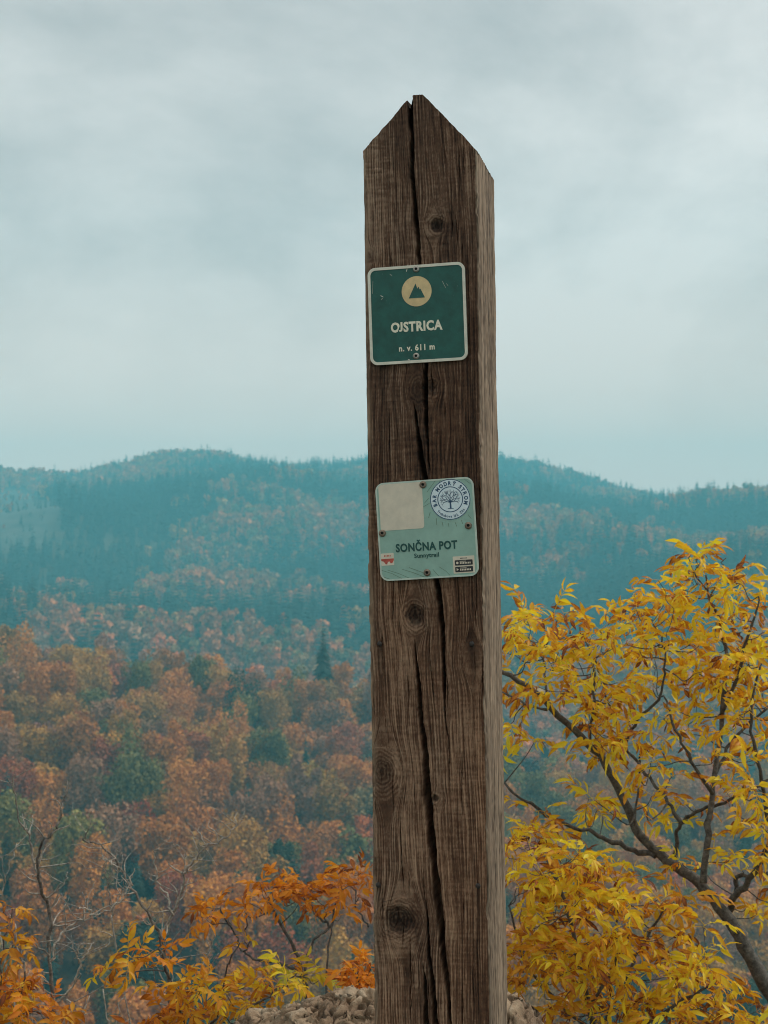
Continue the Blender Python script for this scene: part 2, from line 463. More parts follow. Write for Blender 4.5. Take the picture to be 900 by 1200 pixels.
def crown_mesh(name, seed, h, rx, z0, nleaf, size, mat, nlobes=13):
    g = np.random.default_rng(seed)
    C, N, S, R = [], [], [], []
    lobes = []
    for k in range(nlobes):
        t = g.uniform(0.02, 1)
        zc = z0 + (h - z0) * (0.15 + 0.75 * t)
        prof = math.sin(math.pi * min(0.98, 0.22 + 0.7 * (1 - t))) ** 0.7
        a = g.uniform(0, 2 * math.pi); rr = rx * prof * math.sqrt(g.uniform(0.1, 1)) * 0.72
        lr = rx * g.uniform(0.20, 0.50) * (0.7 + 0.3 * prof)
        lobes.append((rr * math.cos(a), rr * math.sin(a), zc, lr))
    per = nleaf // nlobes
    for (lx, ly, lz, lr) in lobes:
        d = g.normal(size=(per, 3)); d[:, 2] += 0.35
        d /= np.linalg.norm(d, axis=1, keepdims=True)
        rad = lr * (0.45 + 0.55 * g.random(per) ** 0.5 + 0.16 * np.abs(g.normal(size=per)))
        c = np.array([lx, ly, lz]) + d * rad[:, None] * np.array([0.9, 0.9, 1.25])
        nn = d + g.normal(size=(per, 3)) * 0.9
        nn /= np.linalg.norm(nn, axis=1, keepdims=True)
        C.append(c); N.append(nn); S.append(size * g.uniform(0.6, 1.35, per))
        R.append(np.clip(g.uniform(0, 1) * 0.55 + g.uniform(0, 0.45, per), 0, 1))
    v, f, r = leaf_quads(np.concatenate(C), np.concatenate(N), np.concatenate(S), g, np.concatenate(R))
    return mesh_np(name, v, f, False, mat, vfloat=dict(rnd=r))


def spruce_mesh(name, seed, h, rx, tiers, spokes, mat):
    g = np.random.default_rng(seed)
    V, Fc, R = [], [], []
    for i in range(tiers):
        t = i / (tiers - 1)
        z = h * (0.08 + 0.9 * t)
        r = rx * (1 - t) ** 0.85 + 0.04 * rx
        for k in range(spokes if t < 0.7 else max(5, spokes // 2)):
            a = g.uniform(0, 2 * math.pi); L = r * g.uniform(0.65, 1.12)
            d = np.array([math.cos(a), math.sin(a), 0]); s = np.array([-d[1], d[0], 0])
            w = L * g.uniform(0.22, 0.34) + 0.06
            drop = L * g.uniform(0.25, 0.55)
            zz = z + g.normal() * h * 0.012
            b = len(V)
            up = np.array([0, 0, 1.0])
            V += [list(up * (zz + 0.08 * L)), list(d * L * 0.55 + s * w + up * (zz - drop * 0.45)), list(d * L + up * (zz - drop * 0.75)), list(d * L * 0.55 - s * w + up * (zz - drop * 0.5)), list(d * L * 0.6 + up * (zz - drop * 0.2))]
            Fc += [[b, b + 1, b + 4], [b, b + 4, b + 3], [b + 1, b + 2, b + 4], [b + 4, b + 2, b + 3]]
            R += [g.uniform(0.1, 0.9)] * 5
    return mesh_np(name, V, np.array(Fc), False, mat, vfloat=dict(rnd=R))


def trunk_mesh(name, seed, h, r):
    g = random.Random(seed)
    mb = MB()
    pts = [Vector((g.uniform(-.03, .03) * h * t, g.uniform(-.03, .03) * h * t, h * t - 0.5)) for t in (0, .2, .45, .7, .92)]
    mb.tube(pts, [r * 1.2, r, r * .75, r * .45, r * .12], 7, 0.5)
    for k in range(7):
        t = g.uniform(.35, .8); b = Vector((0, 0, h * t - .5)); a = g.uniform(0, 6.28); L = h * .28
        e = b + Vector((math.cos(a) * L * .7, math.sin(a) * L * .7, L * .75))
        mb.tube([b, (b + e) / 2 + Vector((0, 0, -.04 * L)), e], [r * .4, r * .26, r * .08], 5, 0.4)
    return mb.mesh(name, FAR_BARK)


N_CROWN = 8
crowns = [crown_mesh('crown', 100 + i, 11 + 3 * ((i * 37) % 5) / 5, 4.0 + 1.4 * ((i * 53) % 7) / 7, 1.5, 4600 if i % 3 else 2600, 0.36, RUST, 18 + 2 * (i % 5)) for i in range(N_CROWN)]
trunks = [trunk_mesh('trunk', 200 + i, 10.5, 0.22) for i in range(4)]
spruces = [spruce_mesh('spruce_crown', 300 + i, 15, 2.9 + 0.4 * i, 30, 15, SPRUCE) for i in range(3)]
straight_trunk = trunk_mesh('spruce_trunk', 250, 6, 0.2)

# ------------------------------------------------------------------ the near hillside: trees one by one, the smaller-showing rest as one wood
TREES = []   # x, y, kind, scale, crown index, spin
g = np.random.default_rng(21)
cell = 6.7
for iy in range(int(120 / cell), int(470 / cell)):
    for ix in range(int(-170 / cell), int(170 / cell)):
        x = (ix + g.uniform(0.1, 0.9)) * cell; y = (iy + g.uniform(0.1, 0.9)) * cell
        r = math.hypot(x, y); az = math.atan2(x, y)
        if abs(az) > math.radians(19) or r < 125 or r > 455: continue
        low = np.clip((262 - r) / 70, 0, 1)
        n1 = float(fbm(x / 34, y / 34, oct=2, seed=31)); n2 = float(fbm(x / 22, y / 22, oct=2, seed=47)); u = g.random()
        if u < 0.05 + 0.36 * low + (0.12 if n2 < -0.6 else 0): kind = 'spruce' if g.random() < 0.6 else 'dark'
        elif n1 > 0.55 and u > 0.5: kind = 'ochre'
        elif n1 < -0.6 and u > 0.4: kind = 'russet'
        elif n2 > 0.7 and u > 0.5: kind = 'olive'
        else:
            v = g.random()
            kind = 'rust' if v < 0.52 else 'ochre' if v < 0.72 else 'olive' if v < 0.81 + 0.11 * low else 'russet' if v < 0.965 else 'scarlet'
        s = g.uniform(0.62, 1.12) * (1.0 if kind not in ('spruce',) else 0.95)
        TREES.append([x, y, kind, s, int(g.integers(0, 1000)), g.uniform(0, 6.28), 0.0])
# two single trees the photograph lets one pick out: the spruce above the crest and one lower down, and a scarlet crown
for (px, py, r, kind, s) in ((379, 792, 378, 'spruce', 1.5), (174, 990, 232, 'spruce', 0.92), (212, 1030, 215, 'scarlet', 0.8), (690, 900, 360, 'spruce', 0.8)):
    x = (px - 450) / F * r
    TREES = [t for t in TREES if math.hypot(t[0] - x, t[1] - r) > 4.2]
    TREES.append([x, r, kind, s, 1, 1.0, 0.0])
# how much of each shows
GW, GH, CS = 100, 130, 10
cover = np.zeros((GH, GW), bool)
for t in sorted(TREES, key=lambda t: math.hypot(t[0], t[1])):
    z = float(terrain_h(np.array([t[0]]), np.array([t[1]]))[0])
    hh = (15 if t[2] == 'spruce' else 12.5) * t[3]; rw = (2.4 if t[2] == 'spruce' else 4.6) * t[3]
    x0, y0, d = to_px((t[0], t[1], z + hh)); x1, y1, _ = to_px((t[0], t[1], z + hh * 0.2)); w = rw * F / d
    shown = 0
    for j in range(int(y0 // CS), int(y1 // CS) + 1):
        for i in range(int((x0 - w) // CS), int((x0 + w) // CS) + 1):
            if 0 <= j < GH and 0 <= i < GW:
                if not cover[j, i]:
                    if i < 90 and j < 120 and not (43 <= i <= 58): shown += 1 if i < 59 else 0.35
                    cover[j, i] = True
    t[6] = shown
TREES.sort(key=lambda t: -t[6])
KIND = {
    'rust': (RUST, 'broadleaf_tree', 'rust orange broadleaf tree in the autumn wood below the blue mountain'),
    'ochre': (OCHRE, 'broadleaf_tree', 'ochre yellow broadleaf tree in the autumn wood below the blue mountain'),
    'olive': (OLIVE, 'broadleaf_tree', 'olive green broadleaf tree in the autumn wood below the blue mountain'),
    'russet': (RUSSET, 'broadleaf_tree', 'dull pinkish brown broadleaf tree in the autumn wood below the blue mountain'),
    'scarlet': (SCARLET, 'broadleaf_tree', 'bright reddish orange broadleaf tree in the autumn wood below the blue mountain'),
    'dark': (MIDGREEN, 'broadleaf_tree', 'dark green broadleaf tree in the autumn wood below the blue mountain'),
    'spruce': (SPRUCE, 'spruce_tree', 'dark blue green spruce among the autumn broadleaf trees'),
}
TINT = {'rust': (0.53, 0.195, 0.043), 'ochre': (0.49, 0.23, 0.042), 'olive': (0.20, 0.165, 0.045), 'russet': (0.35, 0.165, 0.088), 'scarlet': (0.40, 0.105, 0.036), 'dark': (0.045, 0.066, 0.034), 'spruce': (0.024, 0.048, 0.036)}


NAMEOF = {'rust': 'rust orange', 'ochre': 'ochre yellow', 'olive': 'olive green', 'russet': 'dull pinkish brown', 'scarlet': 'bright reddish orange', 'dark': 'dark green'}


def tree_label(t, others):
    near = min((o for o in others if o is not t), key=lambda o: math.hypot(o[0] - t[0], o[1] - t[1]))
    r = math.hypot(t[0], t[1])
    zone = 'along the crest of' if r > 335 else 'halfway up' if r > 225 else 'low on'
    size = 'tall' if t[3] > 0.98 else 'small' if t[3] < 0.78 else 'medium'
    what = 'dark spruce' if t[2] == 'spruce' else NAMEOF[t[2]] + ' tree'
    nb = 'a spruce' if near[2] == 'spruce' else 'a ' + NAMEOF[near[2]] + ' one'
    nb = nb.replace('a olive', 'an olive').replace('a ochre', 'an ochre').replace('dull pinkish ', '').replace('bright reddish orange', 'red')
    return ('%s %s beside %s %s the wooded hill' % (size, what, nb, zone)).replace('dull pinkish', 'pinkish').replace('bright reddish', 'reddish')


def single_tree(t, label):
    mat, name, _ = KIND[t[2]]
    z = float(terrain_h(np.array([t[0]]), np.array([t[1]]))[0])
    root = link(name, None, None, (t[0], t[1], z))
    root.rotation_euler.z = t[5]
    s = t[3]
    root.scale = (s, s, s * (0.85 + 0.45 * ((t[4] * 7) % 10) / 10))
    tag(root, label, 'tree', 'trees on the near autumn hillside')
    c = link('crown', spruces[t[4] % 3] if t[2] == 'spruce' else crowns[t[4] % N_CROWN], root)
    c.material_slots[0].link = 'OBJECT'; c.material_slots[0].material = mat
    link('trunk', straight_trunk if t[2] == 'spruce' else trunks[t[4] % 4], root)
    return root


seen = [t for t in TREES if t[6] > 0]
for t in seen[:290]: single_tree(t, tree_label(t, seen[:290]))
REST = seen[290:] + [t for t in TREES if t[6] == 0]


def scatter(name, pts, kinds, scl, rot, tint, protos, label):
    """points that carry copies of a few tree meshes (one mass of trees)"""
    coll = bpy.data.collections.new(name + '_sources')
    for i, me in enumerate(protos):
        coll.objects.link(bpy.data.objects.new('%s_source_%02d' % (name, i), me))
    me = bpy.data.meshes.new(name)
    me.vertices.add(len(pts)); me.vertices.foreach_set('co', np.asarray(pts, np.float32).ravel())
    a = me.attributes.new('kind', 'INT', 'POINT'); a.data.foreach_set('value', np.asarray(kinds, np.int32))
    a = me.attributes.new('spin', 'FLOAT', 'POINT'); a.data.foreach_set('value', np.asarray(rot, np.float32))
    a = me.attributes.new('size', 'FLOAT_VECTOR', 'POINT'); a.data.foreach_set('vector', np.asarray(scl, np.float32).ravel())
    a = me.attributes.new('tint', 'FLOAT_COLOR', 'POINT'); a.data.foreach_set('color', np.asarray(tint, np.float32).ravel())
    o = link(name, me)
    ng = bpy.data.node_groups.new(name, 'GeometryNodeTree')
    ng.interface.new_socket('Geometry', in_out='INPUT', socket_type='NodeSocketGeometry')
    ng.interface.new_socket('Geometry', in_out='OUTPUT', socket_type='NodeSocketGeometry')
    n, l = ng.nodes, ng.links
    gi, go = n.new('NodeGroupInput'), n.new('NodeGroupOutput')
    io = n.new('GeometryNodeInstanceOnPoints'); ci = n.new('GeometryNodeCollectionInfo')
    ci.inputs['Collection'].default_value = coll
    ci.inputs['Separate Children'].default_value = True; ci.inputs['Reset Children'].default_value = True
    io.inputs['Pick Instance'].default_value = True

    def attr(nm, ty):
        q = n.new('GeometryNodeInputNamedAttribute'); q.data_type = ty; q.inputs['Name'].default_value = nm
        return q.outputs['Attribute']
    cx = n.new('ShaderNodeCombineXYZ'); l.new(attr('spin', 'FLOAT'), cx.inputs['Z'])
    l.new(gi.outputs[0], io.inputs['Points']); l.new(ci.outputs[0], io.inputs['Instance'])
    l.new(attr('kind', 'INT'), io.inputs['Instance Index']); l.new(cx.outputs[0], io.inputs['Rotation']); l.new(attr('size', 'FLOAT_VECTOR'), io.inputs['Scale'])
    l.new(io.outputs[0], go.inputs[0])
    md = o.modifiers.new('trees', 'NODES'); md.node_group = ng
    tag(o, label, kind='stuff')
    return o


wood_protos = [crown_mesh('wood_crown', 400 + i, 12, 4.5, 1.5, 2200, 0.5, INST_FOLIAGE, 18) for i in range(4)] + [spruce_mesh('wood_spruce', 410 + i, 15, 3.2, 24, 12, INST_FOLIAGE) for i in range(2)]
rx_, ry_ = np.array([t[0] for t in REST]), np.array([t[1] for t in REST])
rz_ = terrain_h(rx_, ry_)
gk = np.random.default_rng(5)
scatter('wood', np.stack([rx_, ry_, rz_], 1), [(4 + t[4] % 2) if t[2] == 'spruce' else t[4] % 4 for t in REST],
        [[t[3]] * 3 for t in REST], [t[5] for t in REST],
        [(*[c * gk.uniform(0.75, 1.25) for c in TINT[t[2]]], 1) for t in REST], wood_protos,
        'further rust and olive trees filling the autumn hillside')

# ------------------------------------------------------------------ the far mountain's forest
g = np.random.default_rng(77)
far_protos = [spruce_mesh('far_spruce', 500 + i, 1.0, 0.17 + 0.02 * i, 13, 8, INST_FOLIAGE) for i in range(3)] + [crown_mesh('far_crown', 520 + i, 0.95, 0.34, 0.1, 330, 0.10, INST_FOLIAGE, 9) for i in range(4)]
NF = 34000
u = g.random(NF)
r = np.sqrt(u * (1890 ** 2 - 500 ** 2) + 500 ** 2)
az = g.uniform(math.radians(-19), math.radians(19), NF)
x, y = r * np.sin(az), r * np.cos(az)
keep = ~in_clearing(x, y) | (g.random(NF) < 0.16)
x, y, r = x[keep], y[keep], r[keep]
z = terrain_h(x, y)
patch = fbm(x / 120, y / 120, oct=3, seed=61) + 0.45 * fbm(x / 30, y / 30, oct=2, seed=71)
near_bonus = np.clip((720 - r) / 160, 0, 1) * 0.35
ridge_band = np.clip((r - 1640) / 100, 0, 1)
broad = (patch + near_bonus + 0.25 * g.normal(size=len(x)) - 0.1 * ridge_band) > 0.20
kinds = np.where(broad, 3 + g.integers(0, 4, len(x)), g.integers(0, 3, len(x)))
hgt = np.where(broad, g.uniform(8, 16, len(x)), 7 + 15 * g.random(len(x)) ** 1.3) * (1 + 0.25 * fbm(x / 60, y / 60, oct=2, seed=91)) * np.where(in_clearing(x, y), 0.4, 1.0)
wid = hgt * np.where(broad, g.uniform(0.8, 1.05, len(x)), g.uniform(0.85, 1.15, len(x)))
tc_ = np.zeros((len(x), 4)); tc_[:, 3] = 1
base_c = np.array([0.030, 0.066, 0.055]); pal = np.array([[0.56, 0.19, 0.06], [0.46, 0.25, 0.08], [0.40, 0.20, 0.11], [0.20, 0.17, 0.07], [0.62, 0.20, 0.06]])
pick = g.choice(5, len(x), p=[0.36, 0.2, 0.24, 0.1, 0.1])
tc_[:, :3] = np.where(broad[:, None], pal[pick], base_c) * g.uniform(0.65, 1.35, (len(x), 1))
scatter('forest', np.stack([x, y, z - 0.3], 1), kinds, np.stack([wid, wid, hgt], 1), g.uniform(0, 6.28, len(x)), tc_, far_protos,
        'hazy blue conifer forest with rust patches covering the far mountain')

# ------------------------------------------------------------------ the post
YAW = math.radians(12)
PW, PD = 0.1495, 0.158
c_bot, c_top = P(506.8, 1200, 1.936), P(491.8, 180, 1.936 * (1 + 0.0175))
# intersect both with a vertical front plane so that the post leans only sideways
XA = Vector((math.cos(YAW), -math.sin(YAW), 0))
NB = Vector((math.sin(YAW), math.cos(YAW), 0))        # into the post


def on_front(x, y, o=None):
    o = o or c_bot
    dv = (P(x, y, 1.0) - EYE)
    t = (o - EYE).dot(NB) / dv.dot(NB)
    return EYE + dv * t


c_top = on_front(491.8, 180)
ZA = (c_top - c_bot).normalized()
XA = (XA - ZA * XA.dot(ZA)).normalized()
NB = ZA.cross(XA)
base = c_bot - ZA * (c_bot.z / ZA.z)
POST = Matrix(((XA.x, NB.x, ZA.x, base.x), (XA.y, NB.y, ZA.y, base.y), (XA.z, NB.z, ZA.z, base.z), (0, 0, 0, 1)))
POST_I = POST.inverted()


def pp(x, y):
    """photograph pixel -> (x, z) on the post's front face"""
    v = POST_I @ on_front(x, y)
    return v.x, v.z


CRACKS = [  # pixel x, y, width in pixels
    ([(480.5, 108, 5), (481, 125, 5.5), (482, 160, 5), (484, 210, 5.5), (487.5, 255, 5.5), (491, 300, 5), (494, 350, 4), (499, 430, 5), (497, 452, 6), (499, 480, 5.5), (501, 515, 3.5), (503, 550, 1.2), (503.5, 556, 0)], 0.04),
    ([(484, 470, 0), (487, 485, 3), (490, 510, 5), (494, 540, 6.5), (496.5, 560, 7), (503, 610, 6), (511, 675, 6), (514, 700, 6.5), (518, 735, 7), (519.5, 775, 5), (521, 820, 3), (523, 850, 2), (526, 885, 1.6), (527, 925, 0)], 0.04),
    ([(485, 745, 0), (487, 765, 2), (490, 800, 5), (494, 850, 7.5), (499, 900, 9), (500, 935, 10), (504, 960, 9), (509, 1015, 9), (514, 1060, 10), (518, 1100, 8.5), (522, 1140, 6), (526, 1180, 4), (529, 1215, 2.5), (534, 1300, 0)], 0.045),
    ([(500, 1050, 0), (501, 1080, 2.5), (503, 1115, 4), (507, 1160, 6), (510, 1200, 7), (514, 1290, 3)], 0.035),
    ([(496, 1125, 0), (497.5, 1150, 3.5), (499, 1200, 6.5), (502, 1300, 5)], 0.035),
    ([(503, 735, 0), (504, 775, 1.4), (508, 820, 1.3), (512, 855, 0)], 0.008),
    ([(468, 935, 0), (469, 975, 1.3), (471, 1020, 1.4), (475, 1054, 0)], 0.008),
    ([(481, 1090, 0), (481, 1120, 1.5), (481.5, 1180, 1.5), (482, 1210, 0)], 0.008),
    ([(494, 1000, 0), (497, 1040, 1.1), (501, 1075, 0)], 0.006),
    ([(437, 1040, 0), (439, 1100, 1.2), (440, 1180, 0)], 0.006),
    ([(536, 640, 0), (537, 700, 1.0), (538, 770, 0)], 0.005),
    ([(456, 470, 0), (457, 520, 1.0), (458, 555, 0)], 0.005),
    ([(540, 860, 0), (541, 930, 1.0), (543, 1010, 0)], 0.005),
]
KNOTS = [  # pixel x, y, radius px, vertical stretch, darkness
    (512, 264, 8, 1.0, 1.0), (490, 455, 8, 1.35, 0.55), (506, 454, 7, 1.2, 0.75), (486, 722, 11, 1.25, 0.95), (447, 905, 15, 1.2, 0.6),
    (510, 936, 4.5, 1.0, 0.8), (467, 1078, 17, 1.0, 0.95), (432, 300, 6, 1.0, 0.4), (556, 775, 10, 1.2, 0.3), (470, 590, 9, 1, 0.4),
]
NAILS = [(445, 754.5), (553, 754.5), (443.5, 1037), (560.5, 1038)]


def build_post():
    # columns round the post: position, outward normal, face id (0 front, 1 right side, 2 rest)
    cols = []
    bl, br, hw = 0.0042, 0.0026, PW / 2
    nfront = 300
    for x in np.linspace(-hw + bl, hw - br, nfront): cols.append((x, 0.0, 0, -1, 0))
    for k in range(1, 5):
        a = math.pi / 2 * k / 4; cols.append((hw - br + br * math.sin(a), br - br * math.cos(a), math.sin(a), -math.cos(a), 1))
    for y in np.linspace(br, PD - 0.004, 90)[1:]: cols.append((hw, y, 1, 0, 1))
    cols.append((hw - 0.004, PD, 0.7, 0.7, 2))
    for x in np.linspace(hw - 0.004, -hw + 0.004, 14)[1:]: cols.append((x, PD, 0, 1, 2))
    cols.append((-hw, PD - 0.004, -0.7, 0.7, 2))
    for y in np.linspace(PD - 0.004, bl, 14)[1:]: cols.append((-hw, y, -1, 0, 2))
    for k in range(1, 6):
        a = math.pi / 2 * k / 6; cols.append((-hw + bl - bl * math.cos(a), bl - bl * math.sin(a), -math.cos(a), -math.sin(a), 3))
    cx = np.array([c[0] for c in cols]); cy = np.array([c[1] for c in cols])
    nx = np.array([c[2] for c in cols]); ny = np.array([c[3] for c in cols]); fid = np.array([c[4] for c in cols])
    # heights
    z_peak = pp(487, 111)[1]; x_pl = pp(482, 112)[0]; x_pr = pp(495.5, 112)[0]
    xl, zl = pp(424, 179); xr, zr = pp(558.5, 176)
    zt = np.where(cx < x_pl, z_peak - (x_pl - cx) * (z_peak - zl) / (x_pl - xl), np.where(cx > x_pr, z_peak - (cx - x_pr) * (z_peak - zr) / (xr - x_pr), z_peak))
    zt = zt + 0.0006 * fbm(cx * 160, cy * 60, oct=3, seed=9) + np.where(cx < x_pl, 0.0016 * fbm(cx * 90, cy * 50, oct=2, seed=19), 0)
    xc = pp(480.5, 112)[0]
    zt = zt - 0.003 * np.exp(-((cx - xc) / 0.0032) ** 2)
    z_a = min(zl, zr) - 0.03
    z_vis = pp(500, 1260)[1]
    zs = np.concatenate([np.linspace(-0.25, z_vis, 14)[:-1], np.linspace(z_vis, z_a, 720)])
    ntop = 62
    tt = np.linspace(0, 1, ntop + 1)[1:]
    Z = np.concatenate([np.repeat(zs[:, None], len(cx), 1), z_a + tt[:, None] * (zt[None, :] - z_a)], 0)
    nz, nc = Z.shape
    X = np.repeat(cx[None], nz, 0); Y = np.repeat(cy[None], nz, 0)
    front = (fid == 0) | (fid == 3)
    side = fid == 1
    # grain field of the front face
    gx = X.copy()
    u = gx + 0.010 * vnoise(Z * 2.1, Z * 0 + 0.3, seed=2) + 0.012 * vnoise(gx * 9, Z * 1.7, seed=4) + 0.0016 * fbm(gx * 60, Z * 9, oct=3, seed=6)
    dark = np.zeros_like(X); knot_ring = np.zeros_like(X); knot_in = np.zeros_like(X); kdisp = np.zeros_like(X)
    mm = 1.085e-3
    for (kx, ky, kr, st, kd) in KNOTS:
        x0, z0 = pp(kx, ky); r0 = kr * mm
        dz = Z - z0; dx = gx - x0
        w = np.exp(-(dz / (2.6 * r0 * st)) ** 2)
        du = u - (x0 + (u - gx).mean())
        reach = np.exp(-(dx / (4.5 * r0)) ** 2)
        u = u - reach * np.sign(du) * (np.abs(du) - np.sqrt(np.maximum(du ** 2 - (r0 * 1.25 * w) ** 2, 0)))
        rho = np.sqrt(dx ** 2 + (dz / st) ** 2) * (1 + 0.10 * vnoise(np.arctan2(dz, dx) * 1.6 + 9, dx * 0 + kx, seed=13)) / r0
        inside = np.clip((1.9 - rho) / 0.3, 0, 1)
        knot_in = np.maximum(knot_in, inside * kd)
        knot_ring = np.where(rho < 2.1, np.sin(rho * r0 / 0.0042 * 2 * math.pi + 2.6 * vnoise(dx * 110, dz * 110, seed=15) + 1.2 * vnoise(dx * 400, dz * 400, seed=18)) * np.clip(2.3 - rho, 0, 1), knot_ring)
        rad_crack = np.clip(1 - np.abs(np.sin(np.arctan2(dz, dx) * 2.5 + kx)) / 0.20, 0, 1) * np.clip(1.0 - rho, 0, 1)
        kdisp += np.exp(-(rho / 0.95) ** 6) * (0.004 * kd) * (1 if kd > 0.7 else 0.3) + rad_crack * 0.004 * kd
        dark = np.maximum(dark, kd * np.exp(-(rho * (1 + 0.16 * vnoise(dx * 400, dz * 400, seed=14)) / 0.95) ** 8) * (0.72 + 0.2 * vnoise(dx * 500, dz * 350, seed=16)) + 0.22 * kd * np.exp(-(rho / 2.2) ** 2) + 0.5 * rad_crack)
    pitch = 0.0036 * (1 + 0.45 * vnoise(gx * 14 + 5, Z * 0.5, seed=17))
    ring = np.sin(2 * math.pi * (u / 0.0036 + 2.2 * vnoise(gx * 18, Z * 1.1, seed=22)))
    ring2 = np.sin(2 * math.pi * (u / 0.0105 + 1.3 * vnoise(gx * 8, Z * 0.8, seed=24)))
    ring = np.where(knot_in > 0.3, knot_ring, ring)
    fibre = fbm(u * 620, Z * 30, oct=3, seed=26, gain=0.6)
    fibre2 = fbm(u * 330, Z * 6, oct=3, seed=27)
    saw = vnoise(gx * 70 + Z * 9, Z * 420, seed=28) * (0.4 + 0.6 * np.clip(fbm(gx * 14, Z * 9, oct=2, seed=29), 0, 1))
    # cracks; many short hairline checks follow the grain
    hair = random.Random(41)
    checks = list(CRACKS)
    for k in range(70):
        hx, hy, hl = hair.uniform(436, 566), hair.uniform(130, 1190), hair.uniform(14, 75)
        sl = hair.gauss(0.012, 0.02)
        checks.append(([(hx, hy, 0), (hx + sl * hl * .5 + hair.gauss(0, .4), hy + hl * .5, hair.uniform(0.7, 1.7)), (hx + sl * hl, hy + hl, 0)], hair.uniform(0.002, 0.007)))
    cdep = np.zeros_like(X)
    for pts, dep in checks:
        q = [pp(a, b) for a, b, _ in pts]
        zz = np.array([b for _, b in q])[::-1]; xx = np.array([a for a, _ in q])[::-1]; ww = np.array([w for *_, w in pts])[::-1] * mm / 2
        rows = np.where((Z.max(1) >= zz[0] - 0.002) & (Z.min(1) <= zz[-1] + 0.002))[0]
        if not len(rows): continue
        r0_, r1_ = rows[0], rows[-1] + 1
        Zc, gc = Z[r0_:r1_], gx[r0_:r1_]
        x0 = np.interp(Zc, zz, xx) + 0.0007 * vnoise(Zc * 90, Zc * 0, seed=33) + 0.0003 * vnoise(Zc * 320, Zc * 0, seed=34) + 0.0012 * vnoise(Zc * 22, Zc * 0 + 5, seed=32) * min(1, dep / 0.03)
        hwid = np.interp(Zc, zz, ww, left=0, right=0) * (1 + 0.22 * vnoise(Zc * 70, Zc * 0 + 3, seed=35))
        hwid = np.where((Zc < zz[0]) | (Zc > zz[-1]), 0, hwid)
        d = np.clip(1 - (np.abs(gc - x0) / np.maximum(hwid, 1e-6)) ** 2.5, 0, 1) * np.minimum(dep, hwid * 14)
        cdep[r0_:r1_] = np.maximum(cdep[r0_:r1_], np.where(hwid > 1e-5, d, 0))
    disp_f = 0.0003 * ring + 0.0002 * ring2 + 0.0006 * fibre + 0.00045 * fibre2 + 0.0005 * saw + 0.0010 * fbm(gx * 22, Z * 7, oct=2, seed=36) - kdisp - cdep
    # right side face: weathered open grain
    s_ = Y
    us = s_ + 0.004 * vnoise(Z * 3, Z * 0 + 1, seed=41) + 0.002 * fbm(s_ * 40, Z * 5, oct=2, seed=42)
    fs = fbm(us * 420, Z * 22, oct=3, seed=43, gain=0.6); fs2 = fbm(us * 120, Z * 3.2, oct=3, seed=44)
    groove = np.clip(fs2 - 0.35, 0, 1)
    disp_s = 0.0007 * fs + 0.0016 * fs2 - 0.006 * groove
    disp = np.where(front[None], disp_f, np.where(side[None], disp_s, 0.0006 * fs))
    edge = np.clip((gx + PW / 2) / 0.006, 0, 1)
    chip = 0.0035 * np.clip(fbm(Z * 55, Z * 0 + 4, oct=3, seed=51) - 0.15, 0, 1.2)
    nxx, nyy = np.repeat(nx[None], nz, 0), np.repeat(ny[None], nz, 0)
    Xd, Yd = X + nxx * disp, Y + nyy * disp
    near_l = np.exp(-((X + PW / 2) / 0.004) ** 2) * (front[None])
    near_r = np.exp(-((X - PW / 2) / 0.004) ** 2) * (Y < 0.01)
    chip_r = 0.003 * np.clip(fbm(Z * 47, Z * 0 + 14, oct=3, seed=52) - 0.2, 0, 1.2)
    Xd = Xd + near_l * chip - near_r * chip_r
    # colour of the wood itself: pale early wood, dark late wood, stained patches, charcoal knots
    L = 0.50 + (0.11 + 0.08 * knot_in) * ring + 0.04 * ring2 + 0.23 * fibre + 0.10 * fibre2 + 0.20 * saw + 0.13 * vnoise(gx * 900, Z * 520, seed=68) + 0.22 * fbm(gx * 16, Z * 4, oct=3, seed=61)
    L = np.clip(L, 0, 1.15)[..., None]
    cd, cm, cl = np.array([0.030, 0.015, 0.009]), np.array([0.130, 0.066, 0.038]), np.array([0.38, 0.235, 0.15])
    cf = np.where(L < 0.5, cd + (cm - cd) * L / 0.5, cm + (cl - cm) * (L - 0.5) / 0.5)
    warm = np.clip(0.5 + 0.6 * fbm(gx * 12 + 3, Z * 2.2, oct=3, seed=63), 0, 1)[..., None]
    cf = cf * (np.array([1.08, 0.96, 0.86]) * warm + np.array([0.94, 1.0, 1.06]) * (1 - warm))
    cf = cf * (1 - 0.80 * np.clip(dark, 0, 1))[..., None]
    for (kx, ky) in NAILS:
        x0, z0 = pp(kx, ky)
        st = np.exp(-((gx - x0 - 0.0012 * vnoise(Z * 60, Z * 0, seed=66)) / 0.0028) ** 2) * np.where(Z < z0, np.exp((Z - z0) / 0.055), np.exp(-((Z - z0) / 0.004) ** 2))
        cf = cf * (1 - 0.6 * st[..., None])
    worn = np.clip(np.exp(-(np.minimum(gx + PW / 2, 0.1) / 0.0058) ** 2) * 0.95 * (0.7 + 0.6 * vnoise(Z * 30, Z * 0, seed=64)), 0, 1)[..., None]
    cf = cf * (1 - worn) + np.array([0.36, 0.235, 0.15]) * (0.75 + 0.35 * np.clip(fibre, -1, 1))[..., None] * worn
    Ls = np.clip(0.5 + 0.36 * fs + 0.34 * fs2 + 0.24 * vnoise(us * 500, Z * 160, seed=45) + 0.12 * fbm(s_ * 10, Z * 7, oct=2, seed=67), 0, 1.1)[..., None]
    sd, sl = np.array([0.060, 0.038, 0.024]), np.array([0.34, 0.245, 0.168])
    cs = sd + (sl - sd) * Ls
    col = np.where(front[None, :, None], cf, cs)
    col = np.clip(col, 0.004, 0.9)
    verts = np.stack([Xd, Yd, Z], -1).reshape(-1, 3)
